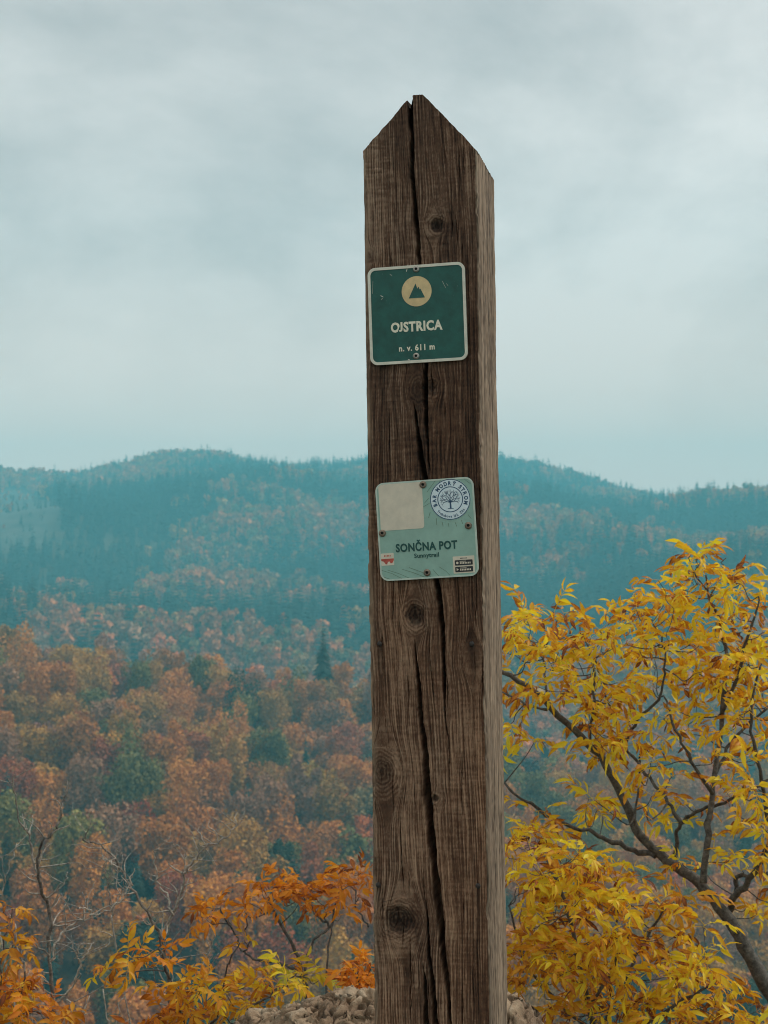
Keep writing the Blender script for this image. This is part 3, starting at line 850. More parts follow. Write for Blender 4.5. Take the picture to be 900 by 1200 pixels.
    idx = np.arange(nz * nc).reshape(nz, nc)
    nxt = np.roll(idx, -1, 1)
    quads = np.stack([idx[:-1], nxt[:-1], nxt[1:], idx[1:]], -1).reshape(-1, 4)
    m, n, l = new_mat('weathered_timber')
    o = n.new('ShaderNodeOutputMaterial'); b = n.new('ShaderNodeBsdfPrincipled'); b.inputs['Roughness'].default_value = 0.82; b.inputs['Specular IOR Level'].default_value = 0.25
    at = n.new('ShaderNodeAttribute'); at.attribute_name = 'col'
    l.new(at.outputs['Color'], b.inputs['Base Color'])
    tc = n.new('ShaderNodeTexCoord'); mp = n.new('ShaderNodeMapping'); mp.inputs['Scale'].default_value = (900, 900, 60)
    l.new(tc.outputs['Object'], mp.inputs[0])
    ns = n.new('ShaderNodeTexNoise'); ns.inputs['Scale'].default_value = 1.0; ns.inputs['Detail'].default_value = 4; l.new(mp.outputs[0], ns.inputs['Vector'])
    bp = n.new('ShaderNodeBump'); bp.inputs['Strength'].default_value = 0.6; bp.inputs['Distance'].default_value = 0.0012
    l.new(ns.outputs['Fac'], bp.inputs['Height']); l.new(bp.outputs[0], b.inputs['Normal']); l.new(b.outputs[0], o.inputs[0])
    # cap: the two sloping cuts, as strips between the front and the back edge
    nb = 16
    top = idx[-1]
    ring_x = cx
    front_idx = [i for i in range(nc) if cy[i] < PD * 0.5 and fid[i] in (0, 3) or (fid[i] == 1 and cy[i] <= br + 1e-6)]
    front_idx = sorted(front_idx, key=lambda i: cx[i])
    sel = front_idx[::3]
    if sel[-1] != front_idx[-1]: sel.append(front_idx[-1])
    extra, ef, ecol = [], [], []
    b0 = len(verts)
    for i in sel:
        for k in range(nb + 1):
            yy = cy[i] + (PD - cy[i] - 0.001) * k / nb
            crack_d = 0.012 * math.exp(-((cx[i] - xc) / 0.003) ** 2) * math.exp(-yy / 0.05)
            extra.append((cx[i], yy + (0.0004 if k == 0 else 0), zt[i] - 0.0005 - crack_d + 0.0012 * float(vnoise(np.array(yy * 90), np.array(cx[i] * 200), seed=71))))
            w_ = 0.6 + 0.35 * float(vnoise(np.array(yy * 60), np.array(cx[i] * 500), seed=72)); ecol.append((0.24 * w_, 0.19 * w_, 0.15 * w_))
    for a in range(len(sel) - 1):
        for k in range(nb):
            ef.append([b0 + a * (nb + 1) + k, b0 + (a + 1) * (nb + 1) + k, b0 + (a + 1) * (nb + 1) + k + 1, b0 + a * (nb + 1) + k + 1])
    V = np.concatenate([verts, np.array(extra)], 0)
    C = np.concatenate([np.concatenate([col.reshape(-1, 3)], 0), np.array(ecol)], 0)
    C = np.concatenate([C, np.ones((len(C), 1))], 1)
    Q = np.concatenate([quads, np.array(ef)], 0)
    root = link('wooden_post', None); root.matrix_world = POST
    tag(root, 'tall square weathered brown timber post with a pointed top and long cracks', 'post')
    link('beam', mesh_np('beam', V, Q, True, m, vcol=C), root)
    iron = paint_mat('rusty_iron', (0.055, 0.042, 0.036), 0.55, 0.4, bump=0.5, scale=400, var=0.4)
    nail = MB()
    ringp = [(0.0034, 0.0), (0.0034, 0.0009), (0.0026, 0.0016), (0.0012, 0.0019)]
    for (rr, zz) in ringp:
        for k in range(12):
            a = 2 * math.pi * k / 12; nail.v.append((rr * math.cos(a), -zz, rr * math.sin(a))); nail.t.append(0); nail.r.append(0)
    for j in range(3):
        for k in range(12): nail.f.append([j * 12 + k, j * 12 + (k + 1) % 12, (j + 1) * 12 + (k + 1) % 12, (j + 1) * 12 + k])
    nail.f.append([36 + k for k in range(12)])
    nm = nail.mesh('nail', iron)
    for q in NAILS:
        x0, z0 = pp(*q); link('nail', nm, root, (x0, -0.0002, z0))
    return root


post = build_post()

# ------------------------------------------------------------------ the two sign plates
CREAM = paint_mat('cream_paint', (0.76, 0.70, 0.57), 0.5, wear=0.12, wear_col=(0.22, 0.2, 0.17), scale=70)
SIGN_GREEN = paint_mat('deep_green_enamel', (0.009, 0.092, 0.070), 0.45, wear=0.16, wear_col=(0.12, 0.22, 0.19), bump=0.12, scale=55, var=0.28)
BEIGE = paint_mat('beige_print', (0.74, 0.53, 0.27), 0.5, wear=0.08, wear_col=(0.35, 0.3, 0.2), scale=80)
LETTER = paint_mat('cream_lettering', (0.86, 0.78, 0.60), 0.5, scale=100)
STEEL = paint_mat('screw_steel', (0.42, 0.38, 0.33), 0.38, 0.75, bump=0.4, scale=300, var=0.3)
RUSTY = paint_mat('rusted_screw', (0.26, 0.19, 0.14), 0.5, 0.55, bump=0.5, scale=260, var=0.5)
DARK_HOLE = paint_mat('screw_recess', (0.012, 0.011, 0.010), 0.8)
MINT = paint_mat('mint_enamel', (0.31, 0.47, 0.385), 0.4, wear=0.05, wear_col=(0.33, 0.40, 0.33), bump=0.08, scale=38, var=0.12)
MINT_RIM = paint_mat('pale_mint_edge', (0.56, 0.62, 0.52), 0.45, wear=0.1, wear_col=(0.25, 0.25, 0.2), scale=70)
INK = paint_mat('dark_green_print', (0.013, 0.075, 0.062), 0.5, scale=100)
STICKER = paint_mat('pale_blue_sticker', (0.74, 0.82, 0.84), 0.4, scale=60, var=0.08)
NAVY = paint_mat('blue_print', (0.035, 0.085, 0.155), 0.5, scale=90)
LABEL = paint_mat('beige_label', (0.74, 0.63, 0.49), 0.55, wear=0.06, wear_col=(0.42, 0.36, 0.28), scale=60, var=0.1)
RED = paint_mat('red_print', (0.50, 0.085, 0.055), 0.5, scale=200, var=0.3)
BLACK = paint_mat('black_print', (0.028, 0.026, 0.028), 0.5, scale=100)
LINE = paint_mat('olive_line_print', (0.17, 0.24, 0.17), 0.5, scale=100)


def rrect(w, h, r, n=8):
    pts = []
    for (cx, cy, a0) in ((w / 2 - r, h / 2 - r, 0), (-w / 2 + r, h / 2 - r, 90), (-w / 2 + r, -h / 2 + r, 180), (w / 2 - r, -h / 2 + r, 270)):
        for k in range(n + 1):
            a = math.radians(a0 + 90 * k / n); pts.append((cx + r * math.cos(a), cy + r * math.sin(a)))
    return pts


def plate(pts, z0, z1, bev=0.0):
    mb = MB(); n = len(pts)
    vs = [(x, y, z0) for x, y in pts] + [(x, y, z1) for x, y in pts]
    mb.add(vs, [[i, (i + 1) % n, n + (i + 1) % n, n + i] for i in range(n)] + [[n + i for i in range(n)], list(range(n))[::-1]])
    return mb


def ringplate(po, pi, z0, z1):
    mb = MB(); n = len(po)
    vs = [(x, y, z0) for x, y in po] + [(x, y, z1) for x, y in po] + [(x, y, z1) for x, y in pi] + [(x, y, z0) for x, y in pi]
    fs = []
    for i in range(n):
        j = (i + 1) % n
        fs += [[i, j, n + j, n + i], [n + i, n + j, 2 * n + j, 2 * n + i], [2 * n + i, 2 * n + j, 3 * n + j, 3 * n + i]]
    mb.add(vs, fs)
    return mb


def circle(cx, cy, r, n=40):
    return [(cx + r * math.cos(2 * math.pi * k / n), cy + r * math.sin(2 * math.pi * k / n)) for k in range(n)]


def glyph_mesh(s, size, bold=0.0, xs=0.85, spacing=1.0):
    cu = bpy.data.curves.new('lettering', 'FONT')
    cu.body = s; cu.size = size; cu.align_x = 'CENTER'; cu.offset = bold * size; cu.extrude = 0.00012; cu.resolution_u = 3; cu.space_character = spacing
    ob = bpy.data.objects.new('lettering', cu)
    COL.objects.link(ob)
    bpy.context.view_layer.update()
    dg = bpy.context.evaluated_depsgraph_get()
    me = bpy.data.meshes.new_from_object(ob.evaluated_get(dg))
    COL.objects.unlink(ob); bpy.data.objects.remove(ob)
    for v in me.vertices: v.co.x *= xs
    return me


def fit_text(name, s, cx, cy, width, height, z, mat, parent, bold=0.02, rot=0.0, spacing=1.0, level_j=False):
    """a word whose printed box has this width and cap height"""
    me = glyph_mesh(s, 0.02, bold, 1.0, spacing)
    if level_j:      # the J of this lettering stands on the base line
        top = max(v.co.y for v in me.vertices)
        low = [v.co for v in me.vertices if v.co.y < -0.12 * top]
        if low:
            jx0, jx1, y0 = min(c.x for c in low) - 1e-5, max(c.x for c in low) + 0.0016, min(c.y for c in low)
            for v in me.vertices:
                if jx0 <= v.co.x <= jx1: v.co.y = (v.co.y - y0) * top / (top - y0)
    xs = [v.co.x for v in me.vertices]; ys = [v.co.y for v in me.vertices]
    cap = max(v for v in ys) - 0.0 if height[1] == 'cap' else max(ys) - min(ys)
    sx = width / (max(xs) - min(xs)); sy = height[0] / cap
    mx = (max(xs) + min(xs)) / 2
    for v in me.vertices:
        v.co.x = (v.co.x - mx) * sx; v.co.y = v.co.y * sy - height[0] / 2
    me.materials.clear(); me.materials.append(mat)
    o = link(name, me, parent, (cx, cy, z)); o.rotation_euler.z = rot
    return o


def arc_text(name, s, R, a_mid, size, z, mat, parent, inward=False, bold=0.02, gap=0.22, xs=0.8):
    """letters on a circle; inward=True reads along the bottom"""
    V, Fc = [], []
    gl = []
    for ch in s:
        if ch == ' ': gl.append((None, size * 0.35)); continue
        me = glyph_mesh(ch, size, bold, xs)
        x0 = min(v.co.x for v in me.vertices); x1 = max(v.co.x for v in me.vertices)
        gl.append((([((v.co.x - (x0 + x1) / 2), v.co.y, v.co.z) for v in me.vertices], [list(p.vertices) for p in me.polygons]), x1 - x0))
        bpy.data.meshes.remove(me)
    tot = sum(w for _, w in gl) + gap * size * (len(gl) - 1)
    pos = -tot / 2
    for (d, w) in gl:
        c = pos + w / 2; pos += w + gap * size
        if d is None: continue
        if not inward:
            th = a_mid - c / R
            up = (math.cos(th), math.sin(th)); rt = (math.sin(th), -math.cos(th))
        else:
            th = a_mid + c / R
            up = (-math.cos(th), -math.sin(th)); rt = (-math.sin(th), math.cos(th))
        o = (R * math.cos(th), R * math.sin(th))
        b = len(V)
        V += [(o[0] + rt[0] * x + up[0] * y, o[1] + rt[1] * x + up[1] * y, zz) for x, y, zz in d[0]]
        Fc += [[i + b for i in f] for f in d[1]]
    return link(name, mesh_np('arc_lettering', V, Fc, False, mat), parent, (0, 0, z))


def screw(parent, x, y, z, r, mat, tilt=0.0):
    s = MB(); n = 20
    prof = [(r, 0), (r, 0.0007), (r * 0.86, 0.0016), (r * 0.55, 0.0022), (r * 0.42, 0.0022), (r * 0.38, 0.0009), (0.0, 0.0009)]
    for (rr, zz) in prof[:-1]:
        for k in range(n):
            a = 2 * math.pi * k / n
            q = rr * (1 if rr > r * 0.5 else (1.0 + 0.12 * math.cos(6 * a)))
            s.v.append((q * math.cos(a), q * math.sin(a), zz)); s.t.append(0); s.r.append(0)
    for j in range(len(prof) - 2):
        for k in range(n): s.f.append([j * n + k, j * n + (k + 1) % n, (j + 1) * n + (k + 1) % n, (j + 1) * n + k])
    o = link('screw', s.mesh('screw', mat), parent, (x, y, z))
    h = MB(); h.add([(r * 0.40 * math.cos(2 * math.pi * k / 12), r * 0.40 * math.sin(2 * math.pi * k / 12), 0.0010) for k in range(12)], [list(range(12))])
    link('socket', h.mesh('socket', DARK_HOLE), o)
    return o


def sign_root(name, px, py, rot, out=0.0035):
    x0, z0 = pp(px, py)
    c, s = math.cos(rot), math.sin(rot)
    # sign axes in the post's frame: X right, Y up the post, Z towards the viewer
    L = Matrix(((c, -s, 0, x0), (0, 0, -1, -out), (s, c, 0, z0), (0, 0, 0, 1)))
    root = link(name, None); root.matrix_world = POST @ L
    inv = (POST @ L).inverted()

    def to(x, y):
        v = inv @ on_front(x, y)
        return v.x, v.y
    return root, to


MM = 1.085e-3
# --- summit sign
root, q = sign_root('summit_sign', 489.8, 368.4, math.radians(1.1))
tag(root, 'deep green square plate reading OJSTRICA with cream border and mountain emblem', 'sign')
W1, H1 = 117 * MM, 116 * MM
link('panel', plate(rrect(W1 - 0.001, H1 - 0.001, 0.0095), -0.0012, 0.0010).mesh('panel', SIGN_GREEN, False), root)
link('border', ringplate(rrect(W1, H1, 0.010), rrect(W1 - 0.0072, H1 - 0.0072, 0.0068), -0.0014, 0.0019).mesh('border', CREAM, False), root)
ex, ey = q(489, 342)
disc = link('emblem_disc', plate(circle(0, 0, 18 * MM), 0.0008, 0.0013).mesh('emblem_disc', BEIGE, False), root, (ex, ey, 0))
mt = [(-9.6, -8), (9.8, -8), (4.8, 2.6), (3.8, 1.8), (2.6, 5.2), (1.0, 3.0), (-1.0, 9.2)]
link('mountain_symbol', plate([(a * MM, b * MM) for a, b in mt], 0.0013, 0.0016).mesh('mountain_symbol', SIGN_GREEN, False), disc)
tx, ty = q(489, 382.5)
fit_text('lettering', 'OJSTRICA', tx, ty, 62 * MM, (11.5 * MM, 'cap'), 0.0014, LETTER, root, 0.042, spacing=1.10, level_j=True)
tx, ty = q(489.3, 407.5)
fit_text('altitude_lettering', 'n. v. 611 m', tx, ty, 43 * MM, (7.2 * MM, 'cap'), 0.0014, LETTER, root, 0.032, spacing=1.1)
for (sx, sy) in ((488.5, 316.2), (488.5, 417.8)):
    a, b = q(sx, sy); screw(root, a, b, 0.0010, 0.0043, STEEL)
sg = random.Random(3)
for (a, b, c, d, w) in ((479, 311, 477, 319, 1.0), (458, 322, 460, 324, .7), (447, 347, 450, 349, .9), (449, 350, 448, 352, .6), (519, 330, 523, 338, .35), (524, 333, 526, 336, .3), (479, 421.5, 481, 422.5, 1.0), (438, 330, 437.5, 345, .3)):
    p0, p1 = Vector((*q(a, b), 0.00125)), Vector((*q(c, d), 0.00125))
    t = (p1 - p0).normalized().cross(Vector((0, 0, 1))) * w * MM * 0.5
    m = MB(); m.add([p0 - t * .5, p0 + t, p1 + t * .3, p1 - t], [[0, 1, 2, 3]])
    link('scratch', m.mesh('scratch', CREAM, False), root)

# --- trail sign
root, q = sign_root('trail_sign', 500.7, 620.2, math.radians(2.7))
tag(root, 'pale mint square plate reading SONČNA POT with a round tree sticker', 'sign')
W2, H2 = 117.5 * MM, 116 * MM
link('panel', plate(rrect(W2 - 0.001, H2 - 0.001, 0.0105), -0.0012, 0.0010).mesh('panel', MINT, False), root)
link('border', ringplate(rrect(W2, H2, 0.011), rrect(W2 - 0.0042, H2 - 0.0042, 0.0089), -0.0014, 0.0014).mesh('border', MINT_RIM, False), root)
# beige label (its square code is left blank)
a, b = q(471, 593.5)
link('blank_label', plate(rrect(52.5 * MM, 55 * MM, 0.004), 0.0008, 0.0013).mesh('blank_label', LABEL, False), root, (a, b, 0))
# sticker
a, b = q(528.3, 585.3)
st = link('round_sticker', plate(circle(0, 0, 24 * MM, 56), 0.0008, 0.0013).mesh('round_sticker', STICKER, False), root, (a, b, 0))
rim = ringplate(circle(0, 0, 23.9 * MM, 56), circle(0, 0, 23.0 * MM, 56), 0.0010, 0.00145)
k_ = ringplate(circle(0, 0, 15.2 * MM, 56), circle(0, 0, 14.2 * MM, 56), 0.0010, 0.00145)
rim.add(k_.v, k_.f)
link('ring_print', rim.mesh('ring_print', NAVY, False), st)
arc_text('lettering', 'BAR MODRÝ STROM', 16.8 * MM, math.radians(90), 0.0066, 0.0014, NAVY, st, bold=0.045, gap=0.14, xs=0.9)
arc_text('address_lettering', 'Trnkubova 163, Zlín', 21.3 * MM, math.radians(270), 0.0046, 0.0014, NAVY, st, inward=True, bold=0.02, gap=0.12, xs=0.9)
tree = MB(); tr = random.Random(11)


def strip(mb, p0, p1, w0, w1, z=0.00145):
    d = Vector((p1[0] - p0[0], p1[1] - p0[1], 0)); t = Vector((-d.y, d.x, 0)).normalized()
    A, B = Vector((*p0, z)), Vector((*p1, z))
    mb.add([A - t * w0, A + t * w0, B + t * w1, B - t * w1], [[0, 3, 2, 1]])


def grow(p, a, L, w, depth):
    e = (p[0] + math.cos(a) * L, p[1] + math.sin(a) * L)
    if math.hypot(e[0], e[1] - 0.5 * MM) > 12.6 * MM: return
    strip(tree, p, e, w, w * 0.7)
    if depth == 0: return
    for s_ in (-1, 1):
        grow(e, a + s_ * tr.uniform(0.3, 0.62), L * tr.uniform(0.72, 0.9), w * 0.66, depth - 1)


strip(tree, (0, -10.5 * MM), (0, -3 * MM), 1.1 * MM, 0.8 * MM)
strip(tree, (-3.5 * MM, -10.7 * MM), (3.5 * MM, -10.7 * MM), 0.35 * MM, 0.35 * MM)
for a0 in (0.25, 0.8, 1.35, 1.85, 2.4, 2.9): grow((0, -3.5 * MM), a0, 4.4 * MM, 0.6 * MM, 4)
link('tree_emblem', tree.mesh('tree_emblem', NAVY, False), st)
# words
a, b = q(500.3, 638); fit_text('lettering', 'SONČNA POT', a, b, 73.5 * MM, (13.4 * MM, 'all'), 0.0014, INK, root, 0.034, spacing=1.08)
a, b = q(500.6, 649.5); fit_text('subtitle_lettering', 'Sunnytrail', a, b, 29.5 * MM, (6.8 * MM, 'all'), 0.0014, INK, root, 0.022, spacing=1.06)
# small red and white badge
a, b = q(455, 655.5)
bd = link('badge', plate(rrect(15.5 * MM, 14.5 * MM, 0.001), 0.0008, 0.0013).mesh('badge', LABEL, False), root, (a, b, 0))
m = MB()
m.add([(x_ * MM, y_ * MM, 0.00145) for x_, y_ in ((-7.5, 0.6), (-7.5, -1.6), (-4.8, -2.4), (-2.5, -5.6), (-0.8, -5.9), (0.4, -3.0), (2.4, -2.6), (3.6, -5.0), (5.6, -4.6), (7.6, -1.4), (7.6, 0.8))], [list(range(11))])
link('red_print', m.mesh('red_print', RED, False), bd)
m = MB()
for k in range(5): m.add([((-3.8 + 1.7 * k) * MM, 3.2 * MM, 0.00145), ((-2.8 + 1.7 * k) * MM, 3.2 * MM, 0.00145), ((-2.8 + 1.7 * k) * MM, 5 * MM, 0.00145), ((-3.8 + 1.7 * k) * MM, 5 * MM, 0.00145)], [[0, 1, 2, 3]])
link('badge_print', m.mesh('badge_print', RED, False), bd)
# app badges on a cream panel
a, b = q(544.3, 661.5)
ap = link('download_label', plate(rrect(25.5 * MM, 20 * MM, 0.001), 0.0008, 0.0013).mesh('download_label', LABEL, False), root, (a, b, 0))
m = MB()
for k in range(6): m.add([((-4 + 1.4 * k) * MM, 6.9 * MM, 0.00145), ((-3.2 + 1.4 * k) * MM, 6.9 * MM, 0.00145), ((-3.2 + 1.4 * k) * MM, 8.1 * MM, 0.00145), ((-4 + 1.4 * k) * MM, 8.1 * MM, 0.00145)], [[0, 1, 2, 3]])
link('caption_print', m.mesh('caption_print', BLACK, False), ap)
for j, yy in enumerate((2.4, -5.4)):
    bb = link('store_badge', plate([(x_, y_ + yy * MM) for x_, y_ in rrect(21 * MM, 6.2 * MM, 0.0009)], 0.0012, 0.0016).mesh('store_badge', BLACK, False), ap)
m = MB()
m.add([(x_, y_, 0.00175) for x_, y_ in circle(-7.6 * MM, 2.3 * MM, 1.5 * MM, 10)], [list(range(10))])
m.add([(-8.8 * MM, -7 * MM, 0.00175), (-6.2 * MM, -5.4 * MM, 0.00175), (-8.8 * MM, -3.8 * MM, 0.00175)], [[0, 1, 2]])
for yy in (2.4, -5.4):
    for k in range(7):
        x_ = -4.6 + 1.9 * k; m.add([(x_ * MM, (yy - 1.5) * MM, 0.00175), ((x_ + 1.3) * MM, (yy - 1.5) * MM, 0.00175), ((x_ + 1.3) * MM, (yy + .5) * MM, 0.00175), (x_ * MM, (yy + .5) * MM, 0.00175)], [[0, 1, 2, 3]])
    for k in range(6):
        x_ = -4.6 + 1.3 * k; m.add([(x_ * MM, (yy + 1.1) * MM, 0.00175), ((x_ + .9) * MM, (yy + 1.1) * MM, 0.00175), ((x_ + .9) * MM, (yy + 1.9) * MM, 0.00175), (x_ * MM, (yy + 1.9) * MM, 0.00175)], [[0, 1, 2, 3]])
link('badge_lettering', m.mesh('badge_lettering', LABEL, False), ap)
# fine printed rays
m = MB(); lr = random.Random(4)


def ray(pts, w):
    for i in range(len(pts) - 1): strip(m, q(*pts[i]), q(*pts[i + 1]), w * MM, w * MM, 0.00125)


for (pts) in ([(447, 668), (460, 672), (474, 679)], [(455, 668), (468, 672), (482, 678)], [(472, 667), (485, 671), (498, 676)], [(480, 665), (494, 670), (506, 676)], [(447, 675), (462, 680)], [(508, 667), (513, 673), (517, 677)], [(515, 664), (523, 669), (528, 674)], [(509, 576), (517, 563)], [(501, 577), (512, 562)], [(498, 590), (503, 584)], [(497, 594), (504, 590)], [(545, 562), (552, 567)], [(548, 560), (554, 565)], [(512, 607), (512.5, 615)], [(519, 612), (520, 617)], [(526, 613), (527, 618)], [(534, 612), (536, 617)], [(541, 609), (543, 614)], [(549, 603), (553, 608)], [(505, 600), (503, 607)]):
    ray(pts, 0.28)
link('ray_print', m.mesh('ray_print', LINE, False), root)
for (sx, sy) in ((496.5, 568.2), (549.5, 616), (449, 625), (501.3, 671)):
    a, b = q(sx, sy); screw(root, a, b, 0.0013, 0.0046, RUSTY)

# ------------------------------------------------------------------ rock behind the post
def build_rock():
    d = 2.50
    prof = [(150, 1330), (200, 1262), (252, 1226), (280, 1202), (308, 1182), (335, 1164), (360, 1152), (385, 1150), (410, 1151), (440, 1156), (480, 1160), (530, 1166), (575, 1172), (600, 1178), (614, 1184), (624, 1196), (640, 1230), (690, 1320)]
    pts = [P(a, b, d) for a, b in prof]
    xs = np.array([p.x for p in pts]); zs = np.array([p.z for p in pts])
    gx = np.linspace(xs[0] - 0.25, xs[-1] + 0.25, 420); gy = np.concatenate([np.linspace(2.16, 2.34, 30)[:-1], np.linspace(2.34, 2.62, 130), np.linspace(2.62, 3.0, 30)[1:]])
    X, Y = np.meshgrid(gx, gy)
    env = np.interp(X + 0.02 * vnoise(X * 12, Y * 12, seed=3), xs, zs, left=-0.5, right=-0.5)
    dy = Y - 2.47
    base_z = env - np.where(dy < 0, 3.2 * dy ** 2 + 0.12 * np.abs(dy), 2.6 * dy ** 2)
    edge_y = np.clip((np.abs(Y - 2.58) - 0.30) / 0.12, 0, 1)
    base_z = base_z - edge_y ** 2 * 1.2
    wx = X + 0.012 * fbm(X * 30, Y * 30, oct=2, seed=81); wy = Y + 0.012 * fbm(X * 30 + 7, Y * 30, oct=2, seed=82); wz = base_z * 1.0
    ca, sa = math.cos(0.5), math.sin(0.5)
    a_, b_ = (wx * ca + wz * sa), (-wx * sa + wz * ca)
    f1, f2 = worley(a_ * 24, wy * 44, b_ * 95, 5)
    g1, g2 = worley(a_ * 80, wy * 90, b_ * 120, 15)
    h1, h2 = worley(a_ * 12, wy * 14, b_ * 18, 25)
    rid = 1 - np.abs(fbm(a_ * 38 + 1.5 * vnoise(X * 25, Y * 25, seed=87), wy * 55, b_ * 75, oct=4, seed=88, gain=0.6)); rel = 0.014 * (0.5 - h1) + 0.009 * (0.5 - f1) + 0.0045 * (0.5 - g1) + 0.011 * (rid - 0.6) + 0.022 * fbm(X * 9, Y * 9, oct=3, seed=83) - 0.013 * np.exp(-((f2 - f1) / 0.09) ** 2)
    Z = base_z + rel + 0.010
    Xo = X + 0.010 * vnoise(X * 60, Y * 60, Z * 60, seed=84); Yo = Y + 0.012 * vnoise(X * 50, Y * 50, Z * 50, seed=85)
    Z = np.maximum(Z, -0.4)
    nr, nc = X.shape
    idx = np.arange(nr * nc).reshape(nr, nc)
    fc = np.stack([idx[:-1, :-1], idx[:-1, 1:], idx[1:, 1:], idx[1:, :-1]], -1).reshape(-1, 4)
    keepf = (Z.ravel()[fc] > -0.39).any(1)
    fc = fc[keepf]
    used = np.unique(fc); remap = -np.ones(nr * nc, int); remap[used] = np.arange(len(used))
    tone = np.clip(0.5 + 0.5 * fbm(X * 22, Y * 22, Z * 22, oct=4, seed=86) + 0.25 * (0.5 - g1), 0, 1)
    m, n, l = new_mat('limestone')
    o = n.new('ShaderNodeOutputMaterial'); b = n.new('ShaderNodeBsdfPrincipled'); b.inputs['Roughness'].default_value = 0.9
    at = n.new('ShaderNodeAttribute'); at.attribute_name = 'tone'
    tc = n.new('ShaderNodeTexCoord'); ns = n.new('ShaderNodeTexNoise'); ns.inputs['Scale'].default_value = 130; ns.inputs['Detail'].default_value = 6; ns.inputs['Roughness'].default_value = 0.7
    l.new(tc.outputs['Object'], ns.inputs['Vector'])
    ad = n.new('ShaderNodeMath'); ad.operation = 'MULTIPLY_ADD'; ad.inputs[1].default_value = 0.55; l.new(at.outputs['Fac'], ad.inputs[0])
    m2 = n.new('ShaderNodeMath'); m2.operation = 'MULTIPLY'; m2.inputs[1].default_value = 0.5; l.new(ns.outputs['Fac'], m2.inputs[0]); l.new(m2.outputs[0], ad.inputs[2])
    rp = ramp(n, [(0.2, (0.065, 0.042, 0.026)), (0.42, (0.20, 0.128, 0.075)), (0.6, (0.31, 0.215, 0.132)), (0.85, (0.45, 0.35, 0.245))]); l.new(ad.outputs[0], rp.inputs[0]); l.new(rp.outputs[0], b.inputs['Base Color'])
    bp = n.new('ShaderNodeBump'); bp.inputs['Strength'].default_value = 0.8; bp.inputs['Distance'].default_value = 0.004; l.new(ns.outputs['Fac'], bp.inputs['Height']); l.new(bp.outputs[0], b.inputs['Normal'])
    l.new(b.outputs[0], o.inputs[0])
    V = np.stack([Xo, Yo, Z], -1).reshape(-1, 3)[used]
    me = mesh_np('limestone_rock', V, remap[fc], True, m, vfloat=dict(tone=tone.ravel()[used]))
    tag(link('limestone_rock', me), 'knobbly beige limestone rock rising behind the foot of the timber post', 'rock')


build_rock()

# ------------------------------------------------------------------ leaves and shrubs
def leaf_proto(seed, pairs, L, leaflet, width, droop, curl):
    """a pinnate leaf: curved stalk, paired folded leaflets and one at the tip; base at the origin, along +Y, top +Z"""
    g = random.Random(seed)
    mb = MB()
    npt = pairs + 2

    def rach(t):
        return Vector((0.08 * L * math.sin(t * 2.2 + seed), L * t * (1 - 0.12 * droop * t), -L * droop * t * t * 0.75))
    pts = [rach(k / (npt - 1)) for k in range(npt)]
    mb.tube(pts, [0.0011 - 0.0007 * k / (npt - 1) for k in range(npt)], 3, 0.9, cap=False)

    def add_leaflet(o, d, up, ln, w):
        d = d.normalized(); s = d.cross(up).normalized(); up = s.cross(d)
        tw = g.uniform(-1.15, 1.15); s, up = s * math.cos(tw) + up * math.sin(tw), up * math.cos(tw) - s * math.sin(tw)
        prof = [(0, 0.05), (0.22, 0.72), (0.48, 1.0), (0.76, 0.62), (1.0, 0.02)]
        fold = g.uniform(0.15, 0.7); cu = curl * g.uniform(0.2, 1.5); side = g.uniform(-0.15, 0.15)
        vs, tn = [], []
        for (t, ww) in prof:
            c = o + d * ln * (t - 0.15 * cu * t * t) - up * ln * cu * t * t * 0.55 + s * side * ln * t * t
            h = w * ww * 0.5
            vs += [c - s * h + up * h * fold, c, c + s * h + up * h * fold]
            tn += [0.5 + 0.5 * t, 0.15 + 0.4 * t, 0.5 + 0.5 * t]
        fs = []
        for k in range(4):
            b = 3 * k
            fs += [[b, b + 1, b + 4, b + 3], [b + 1, b + 2, b + 5, b + 4]]
        mb.add(vs, fs, tn, g.random())
    for k in range(pairs):
        t = 0.3 + 0.6 * k / max(1, pairs - 1)
        o = rach(t); tang = (rach(t + 0.05) - rach(t - 0.05)).normalized()
        for sgn in (-1, 1):
            if g.random() < 0.06: continue
            lat = Vector((sgn, 0, 0))
            d = tang * g.uniform(0.45, 0.8) + lat * g.uniform(0.6, 1.0) + Vector((0, 0, -1)) * g.uniform(-0.35, 0.75)
            add_leaflet(o, d, Vector((0, 0, 1)) + lat * 0.2, leaflet * g.uniform(0.75, 1.15), width * g.uniform(0.75, 1.2))
    tang = (rach(1.0) - rach(0.9)).normalized()
    add_leaflet(rach(1.0), tang + Vector((g.uniform(-.3, .3), 0, -0.2)), Vector((0, 0, 1)), leaflet * 1.15, width)
    return mb


PROTO = [leaf_proto(900 + i, 3 + i % 2, 0.078 + 0.014 * (i % 3), 0.050, 0.0150, 0.25 + 0.22 * (i % 4), 0.7) for i in range(10)]
PROTO_ME = [p.mesh('leaf', YELLOW_LEAF, True) for p in PROTO]
SMALL = [leaf_proto(950 + i, 3 + i % 2, 0.055 + 0.010 * (i % 3), 0.036, 0.0125, 0.15 + 0.2 * (i % 4), 0.9) for i in range(8)]
SMALL_ME = [p.mesh('leaf', ORANGE_LEAF, True) for p in SMALL]


